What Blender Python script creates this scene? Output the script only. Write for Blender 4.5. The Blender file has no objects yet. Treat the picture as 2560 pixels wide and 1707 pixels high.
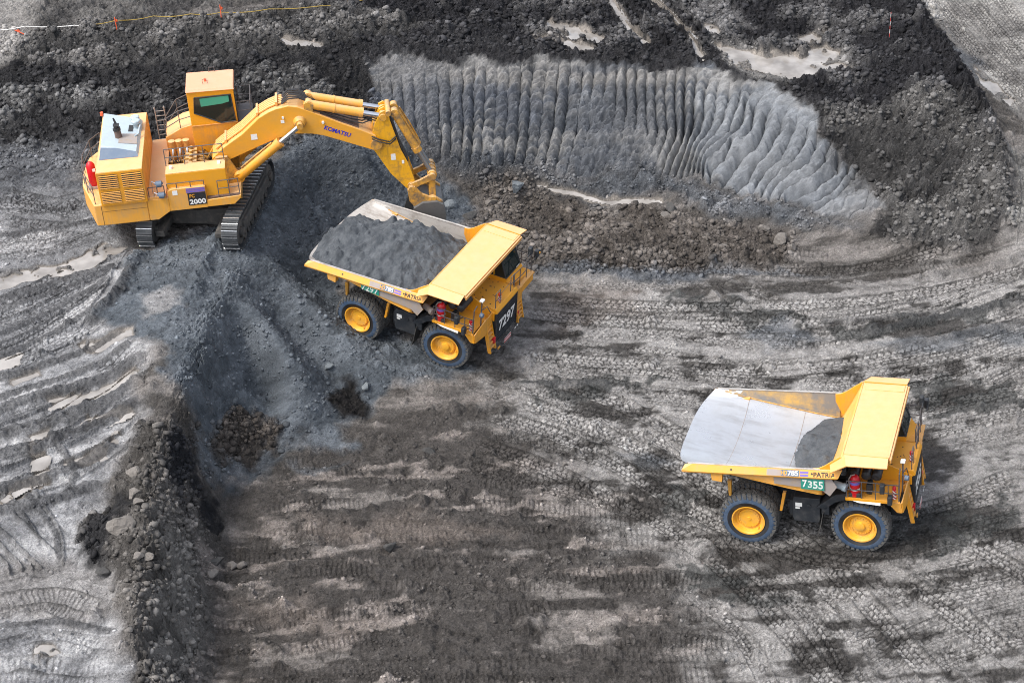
import bpy, bmesh, math, random
import numpy as np
from mathutils import Matrix, Vector
R_ = math.radians
random.seed(7)
RNG = np.random.default_rng(11)
scene = bpy.context.scene
COL = scene.collection

# ------------------------------------------------------------------ camera
CAM_H, PITCH, ROLL, FPX = 55.967, R_(32.368), R_(-2.252), 4978.0
fw = np.array([0, math.cos(PITCH), -math.sin(PITCH)])
up0 = np.array([0, math.sin(PITCH), math.cos(PITCH)])
rt0 = np.array([1.0, 0, 0])
rt = rt0 * math.cos(ROLL) + up0 * math.sin(ROLL)
up = up0 * math.cos(ROLL) - rt0 * math.sin(ROLL)
CC = np.array([0, 0, CAM_H])
cd = bpy.data.cameras.new('camera')
cd.sensor_width = 36.0
cd.lens = FPX / 2560 * 36.0
cd.clip_start, cd.clip_end = 1.0, 20000.0
cam = bpy.data.objects.new('camera', cd)
COL.objects.link(cam)
cam.matrix_world = Matrix(((rt[0], up[0], -fw[0], CC[0]), (rt[1], up[1], -fw[1], CC[1]), (rt[2], up[2], -fw[2], CC[2]), (0, 0, 0, 1)))
scene.camera = cam
DK = 2560 / 2352.0

def pdir(dx, dy):
    px = np.asarray(dx, float) * DK
    py = np.asarray(dy, float) * DK
    return fw[None] * FPX + rt[None] * (px - 1280)[:, None] + up[None] * (853.5 - py)[:, None]

def at_z(dx, dy, z):
    d = pdir(np.atleast_1d(dx), np.atleast_1d(dy))
    t = (np.asarray(z, float) - CC[2]) / d[:, 2]
    return CC + d * t[:, None]

# ------------------------------------------------------------------ light
SUN_EL, SUN_AZ = R_(57), R_(-116)      # azimuth measured from +y toward +x: from the left
w = bpy.data.worlds.new('World')
scene.world = w
w.use_nodes = True
nt = w.node_tree
bg = nt.nodes['Background']
sky = nt.nodes.new('ShaderNodeTexSky')
sky.sky_type = 'NISHITA'
sky.sun_disc = False
sky.sun_elevation = SUN_EL
sky.sun_rotation = SUN_AZ
sky.dust_density = 4.0
sky.ozone_density = 1.0
sky.air_density = 1.0
hs = nt.nodes.new('ShaderNodeHueSaturation')
hs.inputs['Saturation'].default_value = 0.45
nt.links.new(sky.outputs[0], hs.inputs['Color'])
nt.links.new(hs.outputs[0], bg.inputs[0])
bg.inputs[1].default_value = 0.15
sd = bpy.data.lights.new('sun', 'SUN')
sd.energy = 1.1
sd.angle = R_(13)
sd.color = (1.0, 0.95, 0.87)
sun = bpy.data.objects.new('sun', sd)
COL.objects.link(sun)
sv = Vector((math.sin(SUN_AZ) * math.cos(SUN_EL), math.cos(SUN_AZ) * math.cos(SUN_EL), math.sin(SUN_EL)))
sun.rotation_euler = sv.to_track_quat('Z', 'Y').to_euler()
sun.location = sv * 200
scene.view_settings.view_transform = 'Standard'
scene.view_settings.look = 'None'
scene.view_settings.exposure = 1.06
scene.cycles.use_denoising = True
scene.cycles.denoising_prefilter = 'NONE'
scene.cycles.filter_width = 1.0
scene.cycles.denoising_input_passes = 'RGB_ALBEDO_NORMAL'
scene.view_settings.gamma = 1.0

# ------------------------------------------------------------------ materials
def newmat(name):
    m = bpy.data.materials.new(name)
    m.use_nodes = True
    return m, m.node_tree.nodes, m.node_tree.links, m.node_tree.nodes['Principled BSDF']

def N(nodes, t, **kw):
    n = nodes.new(t)
    for k, v in kw.items():
        if k in n.inputs.keys():
            n.inputs[k].default_value = v
        else:
            setattr(n, k, v)
    return n

def ramp(nodes, a, b, ca=0.0, cb=1.0):
    r = nodes.new('ShaderNodeMapRange')
    r.inputs['From Min'].default_value = a
    r.inputs['From Max'].default_value = b
    r.inputs['To Min'].default_value = ca
    r.inputs['To Max'].default_value = cb
    return r

def mix(nodes, links, fac, a, b):
    m = nodes.new('ShaderNodeMix')
    m.data_type = 'RGBA'
    for inp, v in ((m.inputs[0], fac), (m.inputs[6], a), (m.inputs[7], b)):
        if hasattr(v, 'links') or hasattr(v, 'is_linked'):
            links.new(v, inp)
        elif isinstance(v, (int, float)):
            inp.default_value = v
        else:
            inp.default_value = (*v, 1)
    return m.outputs[2]

def math_(nodes, links, op, a, b):
    m = nodes.new('ShaderNodeMath')
    m.operation = op
    for inp, v in ((m.inputs[0], a), (m.inputs[1], b)):
        if isinstance(v, (int, float)):
            inp.default_value = v
        else:
            links.new(v, inp)
    return m.outputs[0]

def surface(name, base, rough=0.5, metal=0.0, dirt=(0.16, 0.14, 0.12), dirt_amt=0.35, scale=1.3, dust_glare=0.0, dust_glare_col=(0.62, 0.52, 0.40),
            streak=0.0, streak_scale=(7, 7, 0.6), bump=0.0, spec=0.5, lo=0.48, hi=0.78):
    """weathered surface: patchy dirt, run-off streaks and upward faces paled for sky glare and a dusty film"""
    m, nd, lk, p = newmat(name)
    tc = nd.new('ShaderNodeTexCoord')
    oi = nd.new('ShaderNodeObjectInfo')
    add = nd.new('ShaderNodeVectorMath')
    add.operation = 'ADD'
    lk.new(tc.outputs['Object'], add.inputs[0])
    sc3 = nd.new('ShaderNodeVectorMath')
    sc3.operation = 'SCALE'
    cx = nd.new('ShaderNodeCombineXYZ')
    lk.new(oi.outputs['Random'], cx.inputs[0])
    lk.new(oi.outputs['Random'], cx.inputs[2])
    lk.new(cx.outputs[0], sc3.inputs[0])
    sc3.inputs['Scale'].default_value = 40
    lk.new(sc3.outputs[0], add.inputs[1])
    co = add.outputs[0]
    n1 = N(nd, 'ShaderNodeTexNoise', Scale=scale, Detail=9.0, Roughness=0.68)
    lk.new(co, n1.inputs['Vector'])
    r1 = ramp(nd, lo, hi)
    lk.new(n1.outputs[0], r1.inputs[0])
    c = mix(nd, lk, math_(nd, lk, 'MULTIPLY', r1.outputs[0], dirt_amt), base, dirt)
    if streak > 0:
        mp = nd.new('ShaderNodeMapping')
        mp.inputs['Scale'].default_value = streak_scale
        lk.new(co, mp.inputs[0])
        n2 = N(nd, 'ShaderNodeTexNoise', Scale=1.0, Detail=5.0, Roughness=0.6)
        lk.new(mp.outputs[0], n2.inputs['Vector'])
        r2 = ramp(nd, 0.5, 0.75)
        lk.new(n2.outputs[0], r2.inputs[0])
        c = mix(nd, lk, math_(nd, lk, 'MULTIPLY', r2.outputs[0], streak), c, dirt)
    if dust_glare > 0:  # sky glare on upward faces mixed into the colour, along with dusty film
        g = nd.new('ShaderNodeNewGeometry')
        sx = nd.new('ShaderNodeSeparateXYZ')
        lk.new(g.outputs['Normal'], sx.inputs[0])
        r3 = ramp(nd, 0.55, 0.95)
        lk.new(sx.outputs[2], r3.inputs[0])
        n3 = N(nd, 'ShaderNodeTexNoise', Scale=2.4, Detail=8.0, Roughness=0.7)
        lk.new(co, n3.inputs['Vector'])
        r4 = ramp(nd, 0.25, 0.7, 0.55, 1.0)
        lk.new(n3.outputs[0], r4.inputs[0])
        c = mix(nd, lk, math_(nd, lk, 'MULTIPLY', math_(nd, lk, 'MULTIPLY', r3.outputs[0], r4.outputs[0]), dust_glare), c, dust_glare_col)
    lk.new(c, p.inputs['Base Color'])
    p.inputs['Metallic'].default_value = metal
    p.inputs['Specular IOR Level'].default_value = spec
    rr = ramp(nd, 0.3, 0.8, rough - 0.08, min(1, rough + 0.25))
    lk.new(n1.outputs[0], rr.inputs[0])
    lk.new(rr.outputs[0], p.inputs['Roughness'])
    if bump > 0:
        n4 = N(nd, 'ShaderNodeTexNoise', Scale=9.0, Detail=6.0, Roughness=0.7)
        lk.new(co, n4.inputs['Vector'])
        b = N(nd, 'ShaderNodeBump', Strength=bump, Distance=0.05)
        lk.new(n4.outputs[0], b.inputs['Height'])
        lk.new(b.outputs[0], p.inputs['Normal'])
    return m

YEL = (0.74, 0.315, 0.016)
M = {}
M['yellow'] = surface('yellow_paint', YEL, 0.42, dirt=(0.30, 0.21, 0.11), dirt_amt=0.55, lo=0.44, dust_glare=0.45, streak=0.35, dust_glare_col=(0.66, 0.48, 0.28))
M['yellow_top'] = surface('skylit_yellow_paint', (0.76, 0.36, 0.085), 0.45, dirt=(0.46, 0.29, 0.15), dirt_amt=0.5, scale=0.8, dust_glare=0.75, dust_glare_col=(0.69, 0.45, 0.26), streak=0.45, streak_scale=(2.2, 0.5, 2.2))  # same yellow made paler: sky glare on canopies and tops painted in
M['yellow_deck'] = surface('deck_yellow_paint', (0.74, 0.325, 0.013), 0.45, dirt=(0.3, 0.2, 0.08), dirt_amt=0.3, dust_glare=0.1)
M['yellow_dirty'] = surface('scuffed_yellow_paint', (0.62, 0.31, 0.04), 0.55, dirt=(0.10, 0.085, 0.07), dirt_amt=0.9, scale=2.6, dust_glare=0.35, streak=0.5, lo=0.42, hi=0.66)
M['rim'] = surface('rim_yellow_paint', (0.78, 0.38, 0.03), 0.42, dirt=(0.36, 0.27, 0.17), dirt_amt=0.6, scale=2.5, lo=0.45)
M['steel'] = surface('worn_steel_liner', (0.58, 0.60, 0.63), 0.28, metal=0.65, dirt=(0.26, 0.25, 0.24), dirt_amt=0.40, scale=0.7, streak=0.45, streak_scale=(0.25, 2.5, 2.5))
M['steel_dirty'] = surface('muddy_steel_liner', (0.48, 0.46, 0.44), 0.5, metal=0.25, dirt=(0.13, 0.10, 0.07), dirt_amt=0.9, scale=1.2, streak=0.6, streak_scale=(0.35, 5, 5))
M['patch'] = surface('bare_grey_plate', (0.33, 0.29, 0.27), 0.6, metal=0.2, dirt=(0.42, 0.27, 0.10), dirt_amt=0.5, scale=3)
M['tyre'] = surface('tyre_rubber', (0.036, 0.066, 0.120), 0.62, dirt=(0.12, 0.145, 0.18), dirt_amt=0.9, scale=4.0, bump=0.2, lo=0.42)
M['tread'] = surface('muddy_tread_rubber', (0.075, 0.075, 0.074), 0.85, dirt=(0.19, 0.18, 0.165), dirt_amt=0.9, scale=4.0, bump=0.5)
M['black'] = surface('black_steel', (0.018, 0.022, 0.028), 0.55, dirt=(0.12, 0.115, 0.11), dirt_amt=0.5, scale=3.0)
M['dark'] = surface('dark_muddy_steel', (0.05, 0.048, 0.046), 0.7, dirt=(0.17, 0.15, 0.13), dirt_amt=0.8, scale=2.5, bump=0.5)
M['shoe'] = surface('worn_track_shoe', (0.055, 0.06, 0.066), 0.55, metal=0.2, dirt=(0.13, 0.13, 0.13), dirt_amt=0.6, scale=3.0)
M['bright'] = surface('polished_track_edge', (0.62, 0.63, 0.65), 0.28, metal=0.9, dirt=(0.10, 0.10, 0.10), dirt_amt=0.9, scale=6.0)
M['chrome'] = surface('chrome_rod', (0.75, 0.77, 0.80), 0.18, metal=1.0, dirt=(0.4, 0.4, 0.4), dirt_amt=0.1)
M['greyblue'] = surface('blue_grey_paint', (0.34, 0.42, 0.47), 0.4, dirt=(0.22, 0.2, 0.2), dirt_amt=0.35, scale=1.5, dust_glare=0.2, dust_glare_col=(0.5, 0.52, 0.53))
M['slate'] = surface('slate_blue_paint', (0.10, 0.14, 0.20), 0.5, dirt=(0.2, 0.22, 0.25), dirt_amt=0.5, scale=2.5)
M['rust'] = surface('rusty_steel', (0.13, 0.085, 0.07), 0.75, dirt=(0.02, 0.018, 0.018), dirt_amt=0.9, scale=3)
M['red'] = surface('red_paint', (0.55, 0.010, 0.018), 0.32, dirt=(0.2, 0.03, 0.03), dirt_amt=0.3)
M['orange'] = surface('orange_plastic', (0.80, 0.13, 0.05), 0.5, dirt_amt=0.1)
M['white'] = surface('white_paint', (0.78, 0.78, 0.76), 0.5, dirt=(0.3, 0.28, 0.26), dirt_amt=0.25)
M['blue'] = surface('blue_paint', (0.025, 0.03, 0.42), 0.5, dirt_amt=0.1)
M['purple'] = surface('violet_paint', (0.16, 0.12, 0.45), 0.5, dirt_amt=0.2)
M['green'] = surface('green_sign_paint', (0.02, 0.24, 0.18), 0.5, dirt=(0.3, 0.33, 0.3), dirt_amt=0.35)
M['orangetext'] = surface('orange_letter_paint', (0.80, 0.35, 0.02), 0.5, dirt_amt=0.1)
M['visor'] = surface('green_visor', (0.05, 0.30, 0.20), 0.4, dirt_amt=0.2)
M['rope'] = surface('yellow_rope', (0.36, 0.25, 0.05), 0.8, dirt_amt=0.5, scale=6)
M['hose'] = surface('black_hose', (0.02, 0.02, 0.022), 0.5, dirt_amt=0.3)
M['greyrail'] = surface('grey_handrail_paint', (0.10, 0.09, 0.09), 0.6, dirt_amt=0.4)
m, nd, lk, p = newmat('dark_glass')
p.inputs['Base Color'].default_value = (0.012, 0.022, 0.022, 1)
p.inputs['Roughness'].default_value = 0.08
M['glass'] = m

# hazard stripe
def stripes(name, a, b, scale, direction=(1, 0, 1)):
    m, nd, lk, p = newmat(name)
    tc = nd.new('ShaderNodeTexCoord')
    mp = nd.new('ShaderNodeVectorMath')
    mp.operation = 'DOT_PRODUCT'
    lk.new(tc.outputs['Object'], mp.inputs[0])
    mp.inputs[1].default_value = direction
    s = math_(nd, lk, 'FRACT', math_(nd, lk, 'MULTIPLY', mp.outputs['Value'], scale), 0.0)
    g = math_(nd, lk, 'GREATER_THAN', s, 0.5)
    lk.new(mix(nd, lk, g, a, b), p.inputs['Base Color'])
    p.inputs['Roughness'].default_value = 0.5
    return m
M['redwhite'] = stripes('red_white_tape', (0.5, 0.02, 0.03), (0.75, 0.75, 0.72), 6.0)
M['yellowblack'] = stripes('yellow_black_tape', (0.7, 0.38, 0.02), (0.02, 0.02, 0.02), 8.0, (1, 1, 0))

# ------------------------------------------------------------------ mesh builder
class MB:
    def __init__(s):
        s.v, s.f, s.mi = [], [], []
        s.cur = 0
    def add(s, vs, fs):
        o = len(s.v)
        s.v.extend([tuple(float(c) for c in q) for q in vs])
        for f in fs:
            s.f.append(tuple(o + i for i in f))
            s.mi.append(s.cur)
        return s
    def box(s, x0, x1, y0, y1, z0, z1, M_=None):
        vs = [(x, y, z) for x in (x0, x1) for y in (y0, y1) for z in (z0, z1)]
        if M_ is not None:
            vs = [tuple(M_ @ Vector(q)) for q in vs]
        return s.add(vs, [(0, 1, 3, 2), (4, 6, 7, 5), (0, 4, 5, 1), (2, 3, 7, 6), (0, 2, 6, 4), (1, 5, 7, 3)])
    def prism(s, poly, axis, a, b, poly2=None):
        """polygon in the plane normal to axis (coords in the other two axes, xyz order), from a to b"""
        i = 'xyz'.index(axis)
        def mk(q, c):
            q = list(q)
            q.insert(i, c)
            return tuple(q)
        n = len(poly)
        vs = [mk(q, a) for q in poly] + [mk(q, b) for q in (poly2 or poly)]
        fs = [tuple(range(n)), tuple(range(2 * n - 1, n - 1, -1))] + [(k, (k + 1) % n, n + (k + 1) % n, n + k) for k in range(n)]
        return s.add(vs, fs)
    def hull8(s, bot, top):
        n = len(bot)
        return s.add(list(bot) + list(top), [tuple(range(n)), tuple(range(2 * n - 1, n - 1, -1))] + [(k, (k + 1) % n, n + (k + 1) % n, n + k) for k in range(n)])
    def tube(s, pts, r, n=8, cap=True):
        P = [Vector(q) for q in pts]
        rs = r if isinstance(r, (list, tuple)) else [r] * len(P)
        rings = []
        ref = None
        for k in range(len(P)):
            t = (P[min(k + 1, len(P) - 1)] - P[max(k - 1, 0)]).normalized()
            if ref is None:
                ref = Vector((0, 0, 1)) if abs(t.z) < 0.9 else Vector((1, 0, 0))
            a = t.cross(ref)
            if a.length < 1e-4:
                a = t.cross(Vector((0, 1, 0.01)))
            a.normalize()
            b = a.cross(t).normalized()
            ref = b
            rings.append([P[k] + (a * math.cos(2 * math.pi * j / n) + b * math.sin(2 * math.pi * j / n)) * rs[k] for j in range(n)])
        vs = [tuple(q) for ring in rings for q in ring]
        fs = []
        for k in range(len(P) - 1):
            for j in range(n):
                fs.append((k * n + j, k * n + (j + 1) % n, (k + 1) * n + (j + 1) % n, (k + 1) * n + j))
        if cap:
            fs.append(tuple(range(n)))
            fs.append(tuple((len(P) - 1) * n + j for j in range(n)))
        return s.add(vs, fs)
    def cyl(s, p0, p1, r0, r1=None, n=20):
        return s.tube([p0, p1], [r0, r0 if r1 is None else r1], n)
    def lathe_y(s, prof, c, n=48, closed=False):
        """profile of (y, r) turned about the y axis through c=(x, z)"""
        vs = []
        for (y, r) in prof:
            for j in range(n):
                a = 2 * math.pi * j / n
                vs.append((c[0] + r * math.cos(a), y, c[1] + r * math.sin(a)))
        fs = []
        m_ = len(prof)
        for k in range(m_ if closed else m_ - 1):
            for j in range(n):
                k2 = (k + 1) % m_
                fs.append((k * n + j, k * n + (j + 1) % n, k2 * n + (j + 1) % n, k2 * n + j))
        return s.add(vs, fs)
    def grid(s, G):
        """G: rows of points"""
        m_, n = len(G), len(G[0])
        return s.add([q for row in G for q in row], [(i * n + j, i * n + j + 1, (i + 1) * n + j + 1, (i + 1) * n + j) for i in range(m_ - 1) for j in range(n - 1)])
    def islands(s):
        par = list(range(len(s.v)))
        def find(i):
            while par[i] != i:
                par[i] = par[par[i]]
                i = par[i]
            return i
        for f in s.f:
            r0 = find(f[0])
            for i in f[1:]:
                par[find(i)] = r0
        groups = {}
        for k, f in enumerate(s.f):
            groups.setdefault(find(f[0]), []).append(k)
        out = []
        for fs in groups.values():
            mb = MB()
            used = {}
            for k in fs:
                mb.f.append(tuple(used.setdefault(i, len(used)) for i in s.f[k]))
                mb.mi.append(s.mi[k])
            mb.v = [s.v[i] for i in used]
            out.append(mb)
        return out
    def each(s, name, mats, parent=None, **kw):
        return [mb.build(name, mats, parent, **kw) for mb in s.islands()]
    def build(s, name, mats, parent=None, bevel=0.0, smooth=None, solid=0.0, recalc=True):
        me = bpy.data.meshes.new(name)
        me.from_pydata(s.v, [], s.f)
        mats = mats if isinstance(mats, (list, tuple)) else [mats]
        for mm in mats:
            me.materials.append(mm)
        me.polygons.foreach_set('material_index', s.mi)
        if recalc:
            bm = bmesh.new()
            bm.from_mesh(me)
            bmesh.ops.recalc_face_normals(bm, faces=bm.faces)
            bm.to_mesh(me)
            bm.free()
        o = bpy.data.objects.new(name, me)
        COL.objects.link(o)
        if parent is not None:
            o.parent = parent
        if smooth:
            me.polygons.foreach_set('use_smooth', [True] * len(me.polygons))
            me.set_sharp_from_angle(angle=R_(smooth))
        if solid:
            md = o.modifiers.new('solid', 'SOLIDIFY')
            md.thickness = solid
            md.offset = -1
        if bevel:
            md = o.modifiers.new('bevel', 'BEVEL')
            md.width = bevel
            md.segments = 2
            md.limit_method = 'ANGLE'
            md.angle_limit = R_(35)
        return o

def thing(name, label, cat, mat=None, group=None):
    o = bpy.data.objects.new(name, None)
    COL.objects.link(o)
    o.empty_display_size = 0.5
    if mat is not None:
        o.matrix_world = mat
    o['label'] = label
    o['category'] = cat
    if group:
        o['group'] = group
    return o

def tag(o, label=None, cat=None, group=None, kind=None):
    for k, v in (('label', label), ('category', cat), ('group', group), ('kind', kind)):
        if v:
            o[k] = v
    return o

def copyo(o, parent, loc=None, mat=None):
    c = o.copy()
    COL.objects.link(c)
    c.parent = parent
    if mat is not None:
        c.matrix_local = mat
    elif loc is not None:
        c.location = loc
    return c

SIDE = Matrix(((1, 0, 0), (0, 0, -1), (0, 1, 0)))        # text on a face looking toward -y
FRONT = Matrix(((0, 0, 1), (1, 0, 0), (0, 1, 0)))        # text on a face looking toward +x

def lettering(txt, centre, wdt, hgt, orient, mat, parent, tilt=0.0, bold=0.012, name='lettering'):
    cu = bpy.data.curves.new('t', 'FONT')
    cu.body = txt
    cu.offset = bold
    cu.extrude = 0.004
    cu.resolution_u = 3
    tmp = bpy.data.objects.new('t', cu)
    COL.objects.link(tmp)
    bpy.context.view_layer.update()
    dg = bpy.context.evaluated_depsgraph_get()
    me = bpy.data.meshes.new_from_object(tmp.evaluated_get(dg))
    bpy.data.objects.remove(tmp)
    co = np.array([v.co[:] for v in me.vertices])
    lo, hi = co.min(0), co.max(0)
    mid = (lo + hi) / 2
    co = co - mid
    co[:, 0] *= wdt / (hi[0] - lo[0])
    co[:, 1] *= hgt / (hi[1] - lo[1])
    rot = orient @ Matrix.Rotation(tilt, 3, 'Z')
    co = co @ np.array(rot).T + np.array(centre)
    me.vertices.foreach_set('co', co.ravel())
    me.materials.clear()
    me.materials.append(mat)
    me.name = name
    o = bpy.data.objects.new(name, me)
    COL.objects.link(o)
    o.parent = parent
    return o

def rail(mb, pts, r=0.022, posts=()):
    mb.tube(pts, r, 6)
    for a, b in posts:
        mb.tube([a, b], r, 6)

# ------------------------------------------------------------------ noise
def vnoise(X, Y, scale, seed):
    g = np.random.default_rng(seed).random((256, 256)).astype(np.float32)
    x = X / scale + 1000.5
    y = Y / scale + 1000.5
    xi = np.floor(x).astype(np.int32)
    yi = np.floor(y).astype(np.int32)
    fx = (x - xi).astype(np.float32)
    fy = (y - yi).astype(np.float32)
    fx = fx * fx * fx * (fx * (fx * 6 - 15) + 10)
    fy = fy * fy * fy * (fy * (fy * 6 - 15) + 10)
    x0, x1, y0, y1 = xi & 255, (xi + 1) & 255, yi & 255, (yi + 1) & 255
    a = g[y0, x0] * (1 - fx) + g[y0, x1] * fx
    b = g[y1, x0] * (1 - fx) + g[y1, x1] * fx
    return (a * (1 - fy) + b * fy) * 2 - 1

def fbm(X, Y, scale, seed, octv=4, gain=0.55):
    o = 0
    a = 1.0
    t = 0
    for k in range(octv):
        c, s = math.cos(0.7 * k), math.sin(0.7 * k)
        o = o + a * vnoise(X * c - Y * s, X * s + Y * c, scale / (2.03 ** k), seed + k)
        t += a
        a *= gain
    return o / t

def sstep(a, b, x):
    t = np.clip((x - a) / (b - a), 0, 1)
    return t * t * (3 - 2 * t)

# ------------------------------------------------------------------ terrain: base heights
# (image column, image row, height): survey points read off the photograph
LINES = [
    # crest of the cut and the bank on its left
    [(-60, 190, 8.0), (0, 190, 8.0), (150, 185, 8.0), (300, 190, 8.0), (420, 190, 8.0), (560, 165, 8.2), (700, 140, 8.4), (820, 112, 8.5), (900, 114, 8.5),
     (1000, 116, 8.4), (1200, 128, 8.2), (1400, 138, 8.1), (1600, 140, 8.0), (1750, 175, 7.7), (1860, 232, 7.2), (1882, 285, 6.4)],
    # foot of the bank behind the excavator
    [(-60, 350, 5.7), (0, 350, 5.7), (120, 340, 5.7), (260, 330, 5.8), (420, 310, 5.8), (600, 290, 5.7), (760, 300, 5.3)],
    # foot of the cut
    [(860, 350, 4.0), (1000, 405, 1.9), (1100, 420, 1.2), (1230, 432, 0.6), (1400, 442, 0.5), (1560, 463, 0.5), (1700, 492, 0.6), (1900, 522, 0.8), (2050, 542, 1.0)],
    # top of the talus against the cut
    [(880, 322, 4.9), (1000, 342, 3.3), (1100, 372, 2.2), (1230, 386, 1.6), (1450, 392, 1.6), (1600, 405, 1.5), (1700, 442, 1.2), (1850, 500, 1.1)],
    # upper bench
    [(-60, -40, 9.3), (300, -40, 9.3), (600, -40, 9.2), (1200, -40, 9.0), (1600, -40, 8.6), (1900, -40, 8.6), (2100, -40, 8.3), (2250, -40, 8.1), (2420, -40, 8.0)],
    [(0, 80, 8.7), (300, 60, 8.8), (700, 50, 8.9), (1100, 60, 8.6), (1500, 70, 8.2), (1750, 60, 8.2)], [(1680, 130, 7.95), (1800, 165, 7.85), (1940, 150, 7.8), (1900, 80, 8.0)],
    # berm beside the upper road
    [(2000, 0, 9.0), (2090, 20, 9.0), (2150, 120, 8.7), (2230, 240, 7.6), (2300, 370, 5.6), (2330, 470, 3.8)],
    # road
    [(2160, 0, 8.1), (2220, 100, 7.6), (2290, 200, 7.0), (2350, 290, 6.2)], [(2260, 0, 8.0), (2352, 120, 7.4), (2420, 220, 6.8)],
    [(2340, 380, 4.8), (2352, 450, 3.6), (2380, 540, 2.4)], [(2420, 380, 4.9), (2440, 500, 3.1)],
    # rubble mass right of the cut
    [(1960, 230, 7.0), (2060, 210, 7.6)], [(1990, 310, 5.8), (2100, 350, 5.4), (2200, 330, 6.0)], [(1960, 390, 3.8), (2080, 430, 3.6), (2200, 420, 4.1), (2270, 440, 4.0)],
    [(2010, 475, 2.2), (2120, 500, 2.1), (2230, 500, 2.4), (2310, 510, 2.7)], [(2150, 560, 1.1), (2250, 562, 1.4), (2330, 548, 1.9)],
    # pit floor
    [(1300, 560, 0.65), (1500, 540, 0.55), (1700, 560, 0.6)], [(1250, 640, 0.35), (1500, 700, 0.3), (1900, 700, 0.5), (2150, 680, 0.9), (2352, 640, 1.6)],
    [(1250, 800, 0.25), (1700, 850, 0.1), (2352, 800, 1.2)], [(1150, 950, 0.15), (1400, 1000, 0.05)], [(2250, 1000, 0.7), (2420, 1100, 1.0)],
    [(600, 1150, 0.0), (1000, 1150, 0.0), (1400, 1200, -0.05)], [(560, 1350, 0.0), (1000, 1350, 0.0), (1500, 1400, -0.05)], [(2352, 1350, 0.8)],
    [(500, 1600, 0.0), (1000, 1600, 0.0), (1600, 1600, -0.1), (2000, 1560, 0.1), (2420, 1600, 0.7)],
    # bench on the left
    [(-60, 430, 5.5), (0, 430, 5.5), (180, 430, 5.5)], [(-60, 600, 5.1), (0, 600, 5.1), (150, 600, 5.2), (260, 600, 5.3)], [(-60, 900, 4.3), (0, 900, 4.3), (200, 800, 4.75), (260, 900, 4.4)],
    [(-60, 1200, 3.5), (0, 1200, 3.5), (160, 1200, 3.4)], [(-60, 1620, 2.8), (0, 1600, 2.8), (200, 1580, 2.7)], [(0, 1400, 3.1), (200, 1400, 3.0)],
    # ridge along the bench edge
    [(548, 612, 5.35), (505, 720, 5.05), (455, 850, 4.65), (428, 950, 4.35), (395, 1030, 4.05), (352, 1130, 3.95), (372, 1250, 3.75), (345, 1350, 3.65), (322, 1450, 3.45), (295, 1600, 3.3)],
    [(310, 1010, 4.1), (260, 1130, 3.5), (235, 1260, 3.2), (265, 1400, 3.0), (230, 1500, 2.9)],
    # foot of the ridge and the heap
    [(940, 880, 0.45), (850, 915, 0.3), (770, 955, 0.25), (700, 1005, 0.15), (580, 1050, 0.1), (510, 1110, 0.1), (486, 1190, 0.08), (474, 1300, 0.05), (462, 1420, 0.05), (446, 1500, 0.05), (432, 1600, 0.05)],
    [(520, 870, 3.2), (500, 960, 2.2), (448, 1060, 1.9)], [(580, 970, 0.9)],
    # heap under the boom
    [(612, 478, 5.7), (640, 425, 5.9), (690, 348, 6.1), (760, 320, 5.9), (840, 350, 5.1)], [(870, 400, 3.4), (950, 455, 2.0), (1035, 520, 1.0), (1110, 520, 0.8)], [(730, 450, 3.9), (820, 460, 3.0)],
    [(541, 592, 5.5), (534, 622, 5.3), (564, 674, 4.95), (598, 744, 4.5), (651, 821, 3.35), (704, 893, 1.95), (742, 940, 0.7)], [(632, 600, 4.6), (684, 681, 3.75), (748, 745, 2.6), (810, 815, 1.5), (880, 868, 0.75)],
    [(555, 770, 3.6), (590, 850, 2.1), (630, 920, 0.8)], [(640, 740, 2.75), (700, 810, 1.5), (760, 880, 0.6)], [(690, 640, 2.5), (740, 690, 1.7)],
]
# heights where wheels and tracks stand
TRK = {'near': dict(pos=(13.530, 72.460, 0.0), yaw=-18.197, pit=4.352, rol=-1.276), 'far': dict(pos=(-4.546, 88.830, 0.787), yaw=-28.273, pit=-6.780, rol=3.334)}
def pose(d):
    a, b, c = R_(d['yaw']), R_(d['pit']), R_(d['rol'])
    Rz = np.array([[math.cos(a), -math.sin(a), 0], [math.sin(a), math.cos(a), 0], [0, 0, 1]])
    Ry = np.array([[math.cos(b), 0, -math.sin(b)], [0, 1, 0], [math.sin(b), 0, math.cos(b)]])
    Rx = np.array([[1, 0, 0], [0, math.cos(c), -math.sin(c)], [0, math.sin(c), math.cos(c)]])
    m = np.eye(4)
    m[:3, :3] = Rz @ Ry @ Rx
    m[:3, 3] = d['pos']
    return m
for k in TRK:
    TRK[k]['M'] = pose(TRK[k])
n_ = np.array([-0.029, -0.031, 1.0])
n_ /= np.linalg.norm(n_)
a_ = R_(5.055)
X_ = np.array([math.cos(a_), math.sin(a_), 0])
X_ -= n_ * (X_ @ n_)
X_ /= np.linalg.norm(X_)
EXM = np.eye(4)
EXM[:3, 0], EXM[:3, 1], EXM[:3, 2], EXM[:3, 3] = X_, np.cross(n_, X_), n_, (-15.752, 93.035, 5.527)
LOW = R_(74.965)
def tf(Mx, q):
    return (np.atleast_2d(q) @ Mx[:3, :3].T + Mx[:3, 3])

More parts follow.
